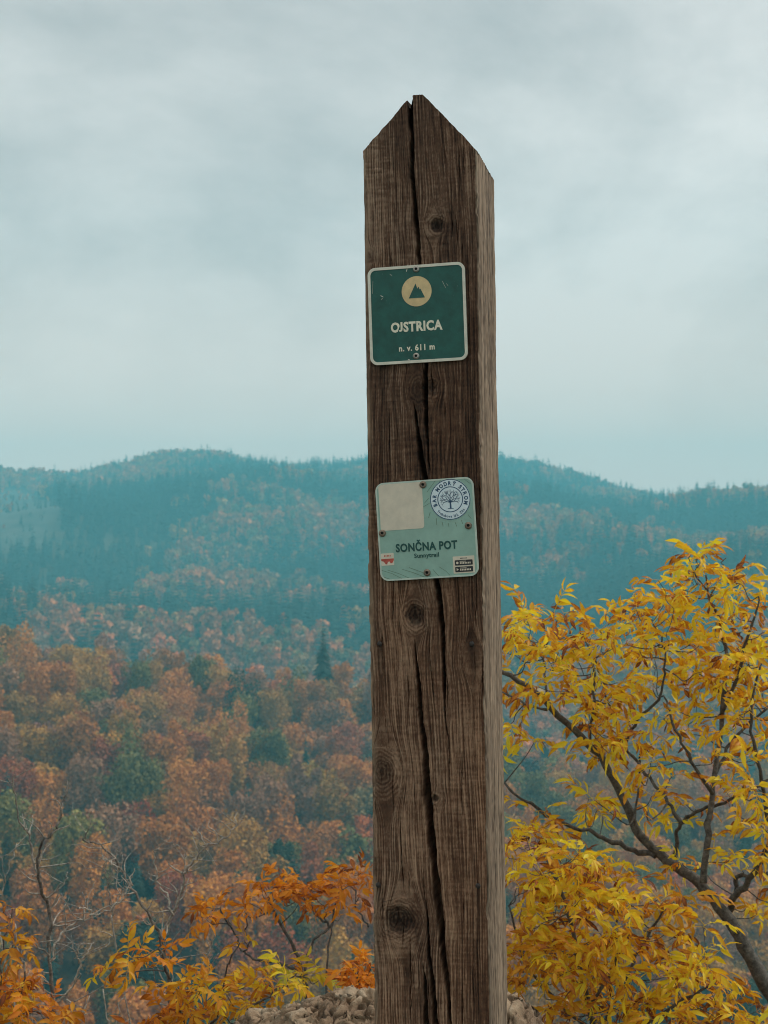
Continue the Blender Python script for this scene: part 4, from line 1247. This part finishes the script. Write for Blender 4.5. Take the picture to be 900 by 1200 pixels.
def catmull(pts, n=4):
    pts = [Vector(p) for p in pts]
    q = [pts[0] * 2 - pts[1]] + pts + [pts[-1] * 2 - pts[-2]]
    out = []
    for i in range(1, len(q) - 2):
        p0, p1, p2, p3 = q[i - 1:i + 3]
        for k in range(n):
            t = k / n
            out.append(0.5 * ((2 * p1) + (p2 - p0) * t + (2 * p0 - 5 * p1 + 4 * p2 - p3) * t * t + (3 * p1 - p0 - 3 * p2 + p3) * t ** 3))
    out.append(pts[-1])
    return out


def ground_z(x, y):
    return float(terrain_h(np.array([x]), np.array([y]))[0])


class Plant:
    def __init__(s, name, label, category, seed, base_px, depth, bark, group=None):
        s.g = random.Random(seed); s.np = np.random.default_rng(seed)
        p = P(base_px, 1300, depth); z = ground_z(p.x, p.y)
        s.base = Vector((p.x, p.y, z)); s.depth = depth
        s.root = link(name, None, None, s.base)
        tag(s.root, label, category, group)
        s.nodes = []           # (point, radius)
        s.stems, s.twigs = [], MB()
        s.bark = bark
        s.leaves = []

    def stem(s, pts, w0, w1, depth_wob=0.10, to_ground=False, main=True, n=7, tone=0.1, d0=None):
        """pts in photograph pixels (optionally x, y, depth); widths in pixels at that depth"""
        d = d0 or s.depth
        q = []
        ph = s.g.uniform(0, 6.28)
        for i, p in enumerate(pts):
            dd = p[2] if len(p) > 2 else d + depth_wob * math.sin(ph + i * 0.55)
            q.append(P(p[0], p[1], dd))
        if to_ground:
            q = [s.base - Vector((0, 0, 0.06)), s.base * 0.55 + q[0] * 0.45 + Vector((0.03, 0, 0.02))] + q
        c = catmull(q, 4)
        if s.stems: w0, w1 = w0 * 0.82, w1 * 0.8
        m = len(c)
        c = [p + Vector((s.g.gauss(0, 1), s.g.gauss(0, 1), s.g.gauss(0, 1))) * 0.0022 for p in c]
        rad = [(w0 + (w1 - w0) * k / (m - 1)) / F * d * 0.5 * s.g.uniform(0.88, 1.14) for k in range(m)]
        mb = MB(); mb.tube([p - s.base for p in c], rad, n, tone); s.stems.append(mb)
        s.nodes += [(p, r) for p, r in zip(c, rad)]
        return c

    def grow_to(s, T, rmin=0.0010, up=0.35, tone=0.0, kmax=0.0042):
        T = Vector(T)
        best, bn = 1e9, None
        for (p, r) in s.nodes:
            v = T - p
            cost = v.length + 0.9 * max(0.0, -v.z) + (0.04 if r < 0.0013 else 0)
            if cost < best: best, bn = cost, (p, r)
        p, r = bn
        L = (T - p).length
        if L < 0.02: return T, Vector((0, 0, 1))
        r0 = min(r * 0.75, rmin + L * 0.0075, kmax)
        m1 = p.lerp(T, 0.35) + Vector((s.g.gauss(0, .07), s.g.gauss(0, .07), s.g.gauss(-0.02, .06))) * L + Vector((0, 0, -up * 0.2 * L))
        m2 = p.lerp(T, 0.7) + Vector((s.g.gauss(0, .06), s.g.gauss(0, .06), s.g.gauss(0, .05))) * L + Vector((0, 0, -up * 0.25 * L))
        c = catmull([p, m1, m2, T], 3)
        rad = [r0 + (rmin * 0.8 - r0) * k / (len(c) - 1) for k in range(len(c))]
        s.twigs.tube([a - s.base for a in c], rad, 5, tone)
        s.nodes += [(a, b) for a, b in list(zip(c, rad))[2:]]
        return T, (c[-1] - c[-2]).normalized()

    def cluster(s, T, tdir, k, mat, protos, scale=1.0, spread=0.85):
        a0 = s.g.uniform(0, 6.28)
        t = (tdir + Vector((0, 0, 0.5))).normalized()
        u = t.orthogonal().normalized(); w = t.cross(u)
        for i in range(k):
            a = a0 + 2 * math.pi * i / k + s.g.uniform(-.4, .4)
            rad = u * math.cos(a) + w * math.sin(a)
            d = (t * s.g.uniform(0.15, 0.75) + rad * spread).normalized()
            up = Vector((0, 0, 1)) + Vector((s.g.gauss(0, .55), s.g.gauss(0, .55), 0))
            up = (up - d * up.dot(d)); up = up.normalized() if up.length > 0.05 else d.orthogonal().normalized()
            X = d.cross(up)
            sc = scale * s.g.uniform(0.75, 1.2)
            M = Matrix(((X.x, d.x, up.x), (X.y, d.y, up.y), (X.z, d.z, up.z)))
            s.leaves.append((T - s.base, M, sc, mat, s.g.randrange(len(protos)), protos))

    def fill(s, blobs, mat, protos, k=(2, 4), scale=1.0, dspread=0.28, up=0.35, tone=0.0, dens=1.0, drop=0):
        """blobs: (px, py, rx, ry, count[, material]) in photograph pixels: where leafy twig ends sit"""
        T = []
        for b in blobs:
            for i in range(max(1, int(b[4] * dens + s.g.random()))):
                a = s.g.uniform(0, 6.28); rr = math.sqrt(s.g.random())
                T.append((P(b[0] + b[2] * rr * math.cos(a), b[1] + drop + b[3] * rr * math.sin(a), s.depth + s.g.uniform(-dspread, dspread)), b[5] if len(b) > 5 else mat))
        anchors = [p for p, _ in s.nodes]
        T.sort(key=lambda t: min((t[0] - p).length for p in anchors))
        for t, m in T:
            e, d = s.grow_to(t, up=up, tone=tone)
            s.cluster(e, d, s.g.randint(*k), m, protos, scale)

    def bare(s, start_nodes, n, length, tone=0.6, updir=0.6):
        """short leafless twigs off the newest nodes"""
        for i in range(n):
            p, r = s.g.choice(start_nodes)
            L = length * s.g.uniform(0.35, 1.0)
            d = Vector((s.g.gauss(0, 1), s.g.gauss(0, .6), s.g.gauss(updir, .55))).normalized()
            q = [p, p + d * L * .4 + Vector((s.g.gauss(0, .05), 0, s.g.gauss(0, .05))) * L, p + d * L * .75 + Vector((s.g.gauss(0, .07), 0, s.g.gauss(.03, .06))) * L, p + d * L + Vector((s.g.gauss(0, .1), 0, s.g.gauss(.06, .08))) * L]
            c = catmull(q, 3)
            r0 = min(r * .7, 0.0022)
            rad = [r0 + (0.0006 - r0) * k / (len(c) - 1) for k in range(len(c))]
            s.twigs.tube([a - s.base for a in c], rad, 4, tone)
            s.nodes += [(a, b) for a, b in list(zip(c, rad))[3:]]

    def finish(s, limit=300):
        for i, mb in enumerate(s.stems):
            nm = 'trunk' if i == 0 and s.root.name.startswith('ash_tree') else 'stem' if i == 0 else 'branch'
            link(nm, mb.mesh(nm, s.bark), s.root)
        if s.twigs.v: link('twigs', s.twigs.mesh('twigs', s.bark), s.root)['kind'] = 'stuff'
        # the leaves nearest the eye first; what is past the limit is joined
        lv = sorted(s.leaves, key=lambda l: (l[0] + s.base - EYE).length - (0.0))
        for (loc, M, sc, mat, k, protos) in lv[:limit]:
            me = (PROTO_ME if protos is PROTO else SMALL_ME)[k]
            o = link('leaf', me, s.root, loc)
            o.rotation_euler = M.to_euler(); o.scale = (sc, sc, sc)
            o.material_slots[0].link = 'OBJECT'; o.material_slots[0].material = mat
        rest = lv[limit:]
        if rest:
            mats = []
            V, Fc, Tn, Rn, Mi = [], [], [], [], []
            for (loc, M, sc, mat, k, protos) in rest:
                mb = protos[k]
                A = np.array(mb.v) @ (np.array(M).T * sc) + np.array(loc)
                b = sum(len(v) for v in V)
                V.append(A); Fc += [[i + b for i in f] for f in mb.f]; Tn += mb.t
                jit = s.g.uniform(0, 1.05)
                Rn += [min(2.0, r + jit) for r in mb.r]
                if mat not in mats: mats.append(mat)
                Mi += [mats.index(mat)] * len(mb.f)
            me = mesh_np('foliage', np.concatenate(V), Fc, True, None, vfloat=dict(tone=Tn, rnd=Rn))
            for m_ in mats: me.materials.append(m_)
            me.polygons.foreach_set('material_index', np.array(Mi, np.int32))
            o = link('foliage', me, s.root); o['kind'] = 'stuff'


# --- yellow ash tree beside the post
t = Plant('ash_tree', 'yellow leaved ash tree with a thick dark slanting trunk beside the post', 'tree', 5, 985, 3.55, BARK)
t.stem([(925, 1215), (905, 1172), (872, 1108), (850, 1072), (820, 1035), (795, 1017), (770, 1000), (745, 970), (728, 930), (704, 888), (664, 847), (632, 815), (600, 792), (560, 770)], 21, 4, 0.05, True, n=9, tone=0.12)
t.stem([(768, 1002), (742, 996), (712, 984), (690, 975), (650, 960), (615, 938), (590, 918)], 9, 3, 0.06)
t.stem([(822, 1035), (827, 1000), (832, 955), (838, 905), (846, 840), (850, 780), (845, 735), (832, 700), (826, 675)], 11, 3, 0.10)
t.stem([(852, 1075), (860, 1052), (876, 1036), (890, 1012), (902, 985), (920, 940), (930, 880)], 12, 5, 0.08)
t.stem([(862, 1050), (864, 1030), (882, 1025), (915, 1020)], 8, 5, 0.05)
t.stem([(792, 1014), (793, 978), (800, 962), (822, 950), (850, 940), (880, 925), (915, 905)], 7, 3, 0.06)
t.stem([(798, 962), (784, 940), (768, 920), (752, 900), (733, 872), (718, 838), (706, 800), (697, 770)], 6, 2.5, 0.08)
t.stem([(733, 872), (748, 842), (772, 820), (778, 790), (776, 755), (762, 725)], 5, 2, 0.08)
t.stem([(835, 930), (815, 900), (800, 870), (785, 840), (778, 815)], 6, 2.5, 0.08)
t.stem([(690, 874), (694, 840), (697, 800), (690, 760), (680, 735)], 5, 2, 0.06)
t.stem([(645, 828), (637, 790), (640, 755), (655, 725)], 4, 2, 0.06)
t.stem([(640, 832), (610, 822), (592, 812), (570, 800)], 4, 2, 0.05)
t.stem([(744, 968), (748, 920), (750, 880)], 4, 2, 0.06)
t.stem([(846, 840), (862, 800), (872, 760), (885, 720), (890, 700)], 6, 2, 0.08)
t.stem([(905, 985), (895, 930), (885, 880), (880, 830), (890, 780)], 7, 3, 0.1)
t.stem([(838, 905), (858, 870), (880, 845), (905, 825)], 6, 3, 0.08)
t.stem([(832, 700), (845, 672), (848, 655)], 3, 1.5, 0.03)
t.stem([(826, 690), (812, 668), (806, 650)], 3, 1.5, 0.03)
t.fill([
    (818, 655, 26, 16, 6), (855, 668, 30, 16, 5), (800, 678, 26, 16, 6), (845, 700, 35, 20, 6), (872, 705, 18, 12, 2), (806, 708, 25, 14, 3), (775, 670, 8, 8, 1),
    (606, 712, 16, 16, 4), (660, 703, 26, 8, 3), (725, 708, 16, 10, 3), (750, 712, 20, 12, 4), (780, 706, 15, 10, 3), (640, 728, 40, 10, 4),
    (610, 752, 22, 26, 8), (655, 752, 28, 22, 10), (705, 745, 28, 20, 9), (752, 745, 26, 20, 8), (800, 742, 26, 18, 7), (850, 740, 28, 20, 8), (890, 740, 22, 24, 8),
    (615, 790, 18, 18, 5), (665, 790, 22, 20, 6), (720, 790, 22, 22, 6), (700, 822, 26, 18, 6), (770, 778, 22, 16, 5), (822, 785, 26, 18, 7), (872, 785, 30, 22, 9),
    (740, 850, 42, 26, 14), (700, 862, 22, 14, 5), (800, 830, 26, 20, 5), (850, 830, 22, 20, 5), (893, 830, 18, 26, 7), (625, 868, 12, 12, 2), (605, 830, 12, 10, 2),
    (780, 885, 26, 16, 5), (830, 880, 20, 16, 3), (880, 900, 24, 28, 8), (845, 925, 16, 14, 2), (700, 925, 20, 12, 3), (770, 930, 20, 12, 3), (800, 940, 22, 14, 3), (892, 960, 18, 18, 5),
    (712, 945, 22, 10, 3), (640, 935, 14, 8, 2), (870, 1000, 16, 14, 3), (825, 985, 14, 10, 1), (808, 1000, 22, 10, 2), (895, 1060, 20, 20, 4),
], YELLOW_LEAF, PROTO, (2, 3), 0.67, 0.24, dens=0.90, drop=12)
t.finish()

# --- lower yellow shrub between rock and trunk
t = Plant('ash_shrub', 'dense golden shrub filling the space below the slanting dark trunk', 'shrub', 9, 720, 3.35, BARK)
t.stem([(700, 1230), (690, 1180), (678, 1130), (668, 1080), (655, 1040), (640, 1005)], 9, 3, 0.08, True)
t.stem([(705, 1225), (730, 1160), (745, 1120), (765, 1090), (780, 1060)], 7, 3, 0.08, True)
t.stem([(700, 1215), (660, 1180), (630, 1150), (610, 1110), (598, 1060)], 6, 2.5, 0.08)
t.stem([(720, 1220), (780, 1185), (820, 1160), (850, 1150)], 6, 2.5, 0.08)
t.stem([(690, 1180), (720, 1130), (722, 1090), (730, 1060)], 5, 2, 0.08)
t.fill([
    (612, 985, 22, 16, 5), (640, 972, 22, 10, 3), (672, 995, 22, 14, 5), (620, 1020, 26, 16, 7), (665, 1025, 26, 14, 7), (705, 1020, 22, 12, 4), (640, 1055, 34, 18, 10), (700, 1052, 34, 18, 10), (752, 1045, 24, 14, 4), (790, 1050, 18, 12, 3, GOLD_LEAF),
    (615, 1095, 26, 20, 9, GOLD_LEAF), (665, 1095, 30, 20, 10), (720, 1090, 30, 18, 9), (770, 1085, 26, 16, 5), (815, 1075, 18, 12, 2), (620, 1140, 26, 20, 8, GOLD_LEAF), (670, 1140, 30, 20, 9), (725, 1135, 30, 20, 8), (780, 1130, 28, 20, 7), (830, 1120, 20, 16, 4),
    (665, 1185, 28, 18, 7, GOLD_LEAF), (720, 1180, 30, 20, 7), (780, 1178, 32, 20, 8), (840, 1168, 26, 20, 6), (880, 1185, 20, 16, 4), (840, 1200, 40, 16, 5),
], YELLOW_LEAF, PROTO, (2, 4), 0.66, 0.22, dens=0.95, drop=10)
t.finish()

# --- rust orange shrub against the valley
t = Plant('orange_shrub', 'shrub with bright rust orange leaves rising above the limestone rock', 'shrub', 12, 365, 3.45, BARK)
t.stem([(362, 1200), (356, 1150), (350, 1125), (342, 1105), (332, 1088), (322, 1072), (316, 1058)], 6, 2.5, 0.05, True)
t.stem([(352, 1140), (330, 1128), (302, 1124), (286, 1115), (278, 1100), (268, 1082), (258, 1065)], 4.5, 2, 0.05)
t.stem([(358, 1150), (360, 1120), (372, 1098), (388, 1086), (394, 1060), (398, 1035)], 5, 2, 0.05)
t.stem([(382, 1180), (384, 1130), (388, 1095), (392, 1070)], 4, 2, 0.04, True)
t.stem([(388, 1086), (370, 1070), (358, 1055), (350, 1042)], 3.5, 2, 0.04)
t.stem([(432, 1088), (424, 1072), (416, 1060), (417, 1040)], 3, 1.6, 0.02)
t.stem([(286, 1115), (292, 1100), (287, 1090), (290, 1070)], 2.5, 1.5, 0.02)
t.fill([(322, 1028, 20, 14, 8), (310, 1046, 22, 14, 7), (340, 1045, 22, 14, 8), (262, 1062, 32, 9, 9), (232, 1072, 14, 6, 2), (288, 1056, 16, 8, 4), (368, 1042, 22, 14, 8), (392, 1028, 22, 14, 7), (398, 1012, 10, 8, 2), (420, 1018, 8, 12, 3), (412, 1040, 14, 10, 4), (388, 1068, 18, 12, 5), (375, 1055, 14, 10, 3), (288, 1098, 12, 8, 2, GOLD_LEAF)],
       ORANGE_LEAF, SMALL, (2, 3), 0.78, 0.10, dens=0.48, drop=6)
t.finish()

# --- small orange tuft where the rock meets the post
t = Plant('orange_bush', 'small tuft of red orange leaves between rock and post', 'shrub', 14, 424, 2.95, BARK)
t.stem([(424, 1215), (422, 1180), (420, 1155), (418, 1140)], 3, 1.5, 0.02, True)
t.fill([(420, 1150, 14, 10, 7), (428, 1138, 10, 8, 4), (412, 1160, 8, 6, 3)], ORANGE_LEAF, SMALL, (2, 4), 0.62, 0.06)
t.finish()

# --- golden shrub below, beside the rock
t = Plant('gold_shrub', 'low golden orange shrub growing against the side of the limestone rock', 'shrub', 16, 235, 3.15, BARK)
t.stem([(222, 1230), (212, 1190), (202, 1158), (195, 1135), (188, 1112), (186, 1098)], 5, 2.5, 0.04, True, tone=0.0)
t.stem([(240, 1235), (255, 1190), (262, 1160), (268, 1125), (280, 1105)], 5, 2, 0.04, True)
t.stem([(262, 1215), (300, 1180), (330, 1155), (350, 1140)], 4, 2, 0.04)
t.fill([(150, 1112, 22, 7, 3), (182, 1108, 22, 8, 4, ORANGE_LEAF), (215, 1112, 20, 8, 3, ORANGE_LEAF), (170, 1128, 20, 8, 3), (128, 1122, 6, 4, 1, YELLOW_LEAF), (205, 1146, 18, 8, 3), (235, 1142, 24, 12, 7), (270, 1148, 26, 14, 9, YELLOW_LEAF), (305, 1142, 22, 10, 6), (340, 1142, 20, 8, 5, YELLOW_LEAF), (352, 1128, 14, 8, 3, LIME_LEAF), (375, 1136, 14, 6, 3, LIME_LEAF), (195, 1178, 34, 14, 9, ORANGE_LEAF), (240, 1175, 30, 16, 10), (285, 1172, 24, 14, 7), (175, 1198, 24, 12, 6, ORANGE_LEAF), (225, 1200, 40, 12, 10)],
       GOLD_LEAF, SMALL, (2, 3), 0.78, 0.12, dens=0.58, drop=12)
t.finish()

# --- golden brown shrub in the lower corner
t = Plant('gold_shrub', 'low golden brown shrub beneath the leafless twisting grey stems', 'shrub', 18, 10, 3.1, BARK)
t.stem([(14, 1240), (18, 1200), (24, 1170), (30, 1140)], 5, 2, 0.03, True)
t.stem([(8, 1230), (0, 1180), (2, 1130), (8, 1090), (6, 1062)], 4, 1.5, 0.03)
t.fill([(18, 1160, 26, 12, 9, ORANGE_LEAF), (48, 1172, 20, 10, 6, ORANGE_LEAF), (20, 1186, 34, 12, 10), (66, 1178, 10, 8, 2), (0, 1150, 16, 14, 5), (10, 1058, 10, 5, 2, GOLD_LEAF), (8, 1076, 10, 6, 2), (16, 1095, 18, 4, 3), (-20, 1180, 20, 20, 5)],
       GOLD_LEAF, SMALL, (2, 3), 0.82, 0.10, dens=0.6, drop=10)
t.finish()

# --- leafless shrubs
t = Plant('bare_shrub', 'leafless shrub with a dark twisting stem and pale twigs above golden leaves', 'shrub', 22, 66, 3.35, GREY_BARK)
a = []
t.stem([(66, 1235), (63, 1190), (60, 1140), (58, 1105), (58, 1070), (51, 1046), (45, 1022), (45, 1002), (50, 986), (61, 977), (68, 965), (70, 950), (75, 936), (79, 914)], 6, 1.6, 0.03, True, tone=-0.15)
t.stem([(47, 1030), (41, 1012), (36, 992), (33, 976), (25, 966), (18, 946), (15, 922), (8, 912)], 4, 1.4, 0.03, tone=0.2)
t.stem([(60, 1128), (66, 1106), (76, 1090), (90, 1081), (102, 1078), (106, 1068), (97, 1064), (91, 1065)], 3.5, 1.5, 0.03, tone=0.6)
t.stem([(104, 1073), (124, 1069), (140, 1055), (150, 1042), (155, 1024)], 2.6, 1.5, 0.03, tone=0.6)
t.stem([(78, 1165), (88, 1148), (95, 1128), (102, 1116), (110, 1104)], 3.4, 1.6, 0.03, tone=0.7)
t.stem([(62, 1180), (78, 1165)], 3.6, 3.2, 0.0, tone=0.6)
t.stem([(94, 1130), (90, 1115), (96, 1104)], 2, 1.2, 0.02, tone=0.7)
t.stem([(58, 1068), (68, 1048), (77, 1032), (80, 1022)], 2.6, 1.2, 0.03, tone=0.6)
t.stem([(59, 1120), (44, 1108), (36, 1100)], 3, 1.4, 0.03, tone=0.2)
t.stem([(30, 1150), (26, 1128), (20, 1108), (18, 1085)], 3, 1.5, 0.03, True, tone=0.6)
t.stem([(80, 1170), (90, 1190), (98, 1184), (106, 1165)], 2.6, 1.3, 0.03, tone=0.7)
t.stem([(-4, 1072), (2, 1046), (9, 1022), (15, 1004), (19, 988)], 2.4, 1.4, 0.02, True, tone=0.7)
t.stem([(128, 1230), (124, 1190), (120, 1160)], 3, 1.6, 0.02, True, tone=0.7)
t.stem([(132, 1225), (140, 1185), (142, 1172), (150, 1160)], 2.6, 1.3, 0.02, True, tone=0.6)
t.bare(list(t.nodes), 110, 0.075, 0.45)
t.finish()
t = Plant('bare_shrub', 'leafless forked grey shrub rising behind the golden leaves by the rock', 'shrub', 25, 196, 3.6, GREY_BARK)
t.stem([(205, 1240), (200, 1190), (196, 1145), (190, 1100), (178, 1078), (165, 1056), (150, 1036), (140, 1016), (130, 1001), (112, 988), (98, 985), (103, 976)], 5, 1.6, 0.03, True, tone=0.0)
t.stem([(190, 1100), (197, 1082), (206, 1064), (214, 1042), (218, 1022), (226, 1008), (240, 993), (258, 985), (271, 975), (277, 964), (275, 950)], 4.6, 1.4, 0.03, tone=0.5)
t.stem([(202, 1072), (196, 1052), (186, 1036), (182, 1018), (180, 1002), (186, 992)], 2.8, 1.5, 0.03, tone=0.7)
t.stem([(240, 993), (236, 980), (232, 970)], 2, 1, 0.01, tone=0.7)
t.stem([(218, 1024), (216, 1008), (217, 998)], 2, 1, 0.01, tone=0.7)
t.stem([(140, 1016), (128, 1010), (122, 1008), (118, 1000)], 2, 1.1, 0.02, tone=0.7)
t.stem([(135, 1100), (131, 1075), (128, 1055), (124, 1030), (122, 1015)], 2.6, 1.4, 0.02, tone=0.4, to_ground=True)
t.stem([(130, 1062), (145, 1055), (153, 1040), (152, 1030), (157, 1018)], 2.2, 1.2, 0.02, tone=0.7)
t.stem([(190, 1095), (178, 1086), (168, 1080), (150, 1086)], 2, 1.1, 0.02, tone=0.6)
t.stem([(196, 1130), (215, 1110), (232, 1092), (250, 1085)], 2.4, 1.2, 0.02, tone=0.5)
t.stem([(218, 1160), (232, 1140), (246, 1110), (252, 1092)], 2.6, 1.2, 0.02, tone=0.5, to_ground=True)
t.bare(list(t.nodes), 120, 0.08, 0.45)
t.finish()

# ------------------------------------------------------------------ the hazy air
def haze_box():
    x0, x1, y0, y1, z0, z1 = -2040, 2040, -2040, 2040, -175, 150
    v = [(x, y, z) for z in (z0, z1) for y in (y0, y1) for x in (x0, x1)]
    f = [[0, 2, 3, 1], [4, 5, 7, 6], [0, 1, 5, 4], [2, 6, 7, 3], [0, 4, 6, 2], [1, 3, 7, 5]]
    m, n, l = new_mat('haze_air')
    o = n.new('ShaderNodeOutputMaterial'); pv = n.new('ShaderNodeVolumePrincipled')
    pv.inputs['Color'].default_value = (0.27, 0.86, 1.0, 1)
    pv.inputs['Density'].default_value = 0.00055
    pv.inputs['Anisotropy'].default_value = 0.0
    l.new(pv.outputs[0], o.inputs['Volume'])
    me = mesh_np('haze', v, f, False, m)
    tag(link('haze', me), 'thin blue haze filling the valley air', kind='stuff')


haze_box()
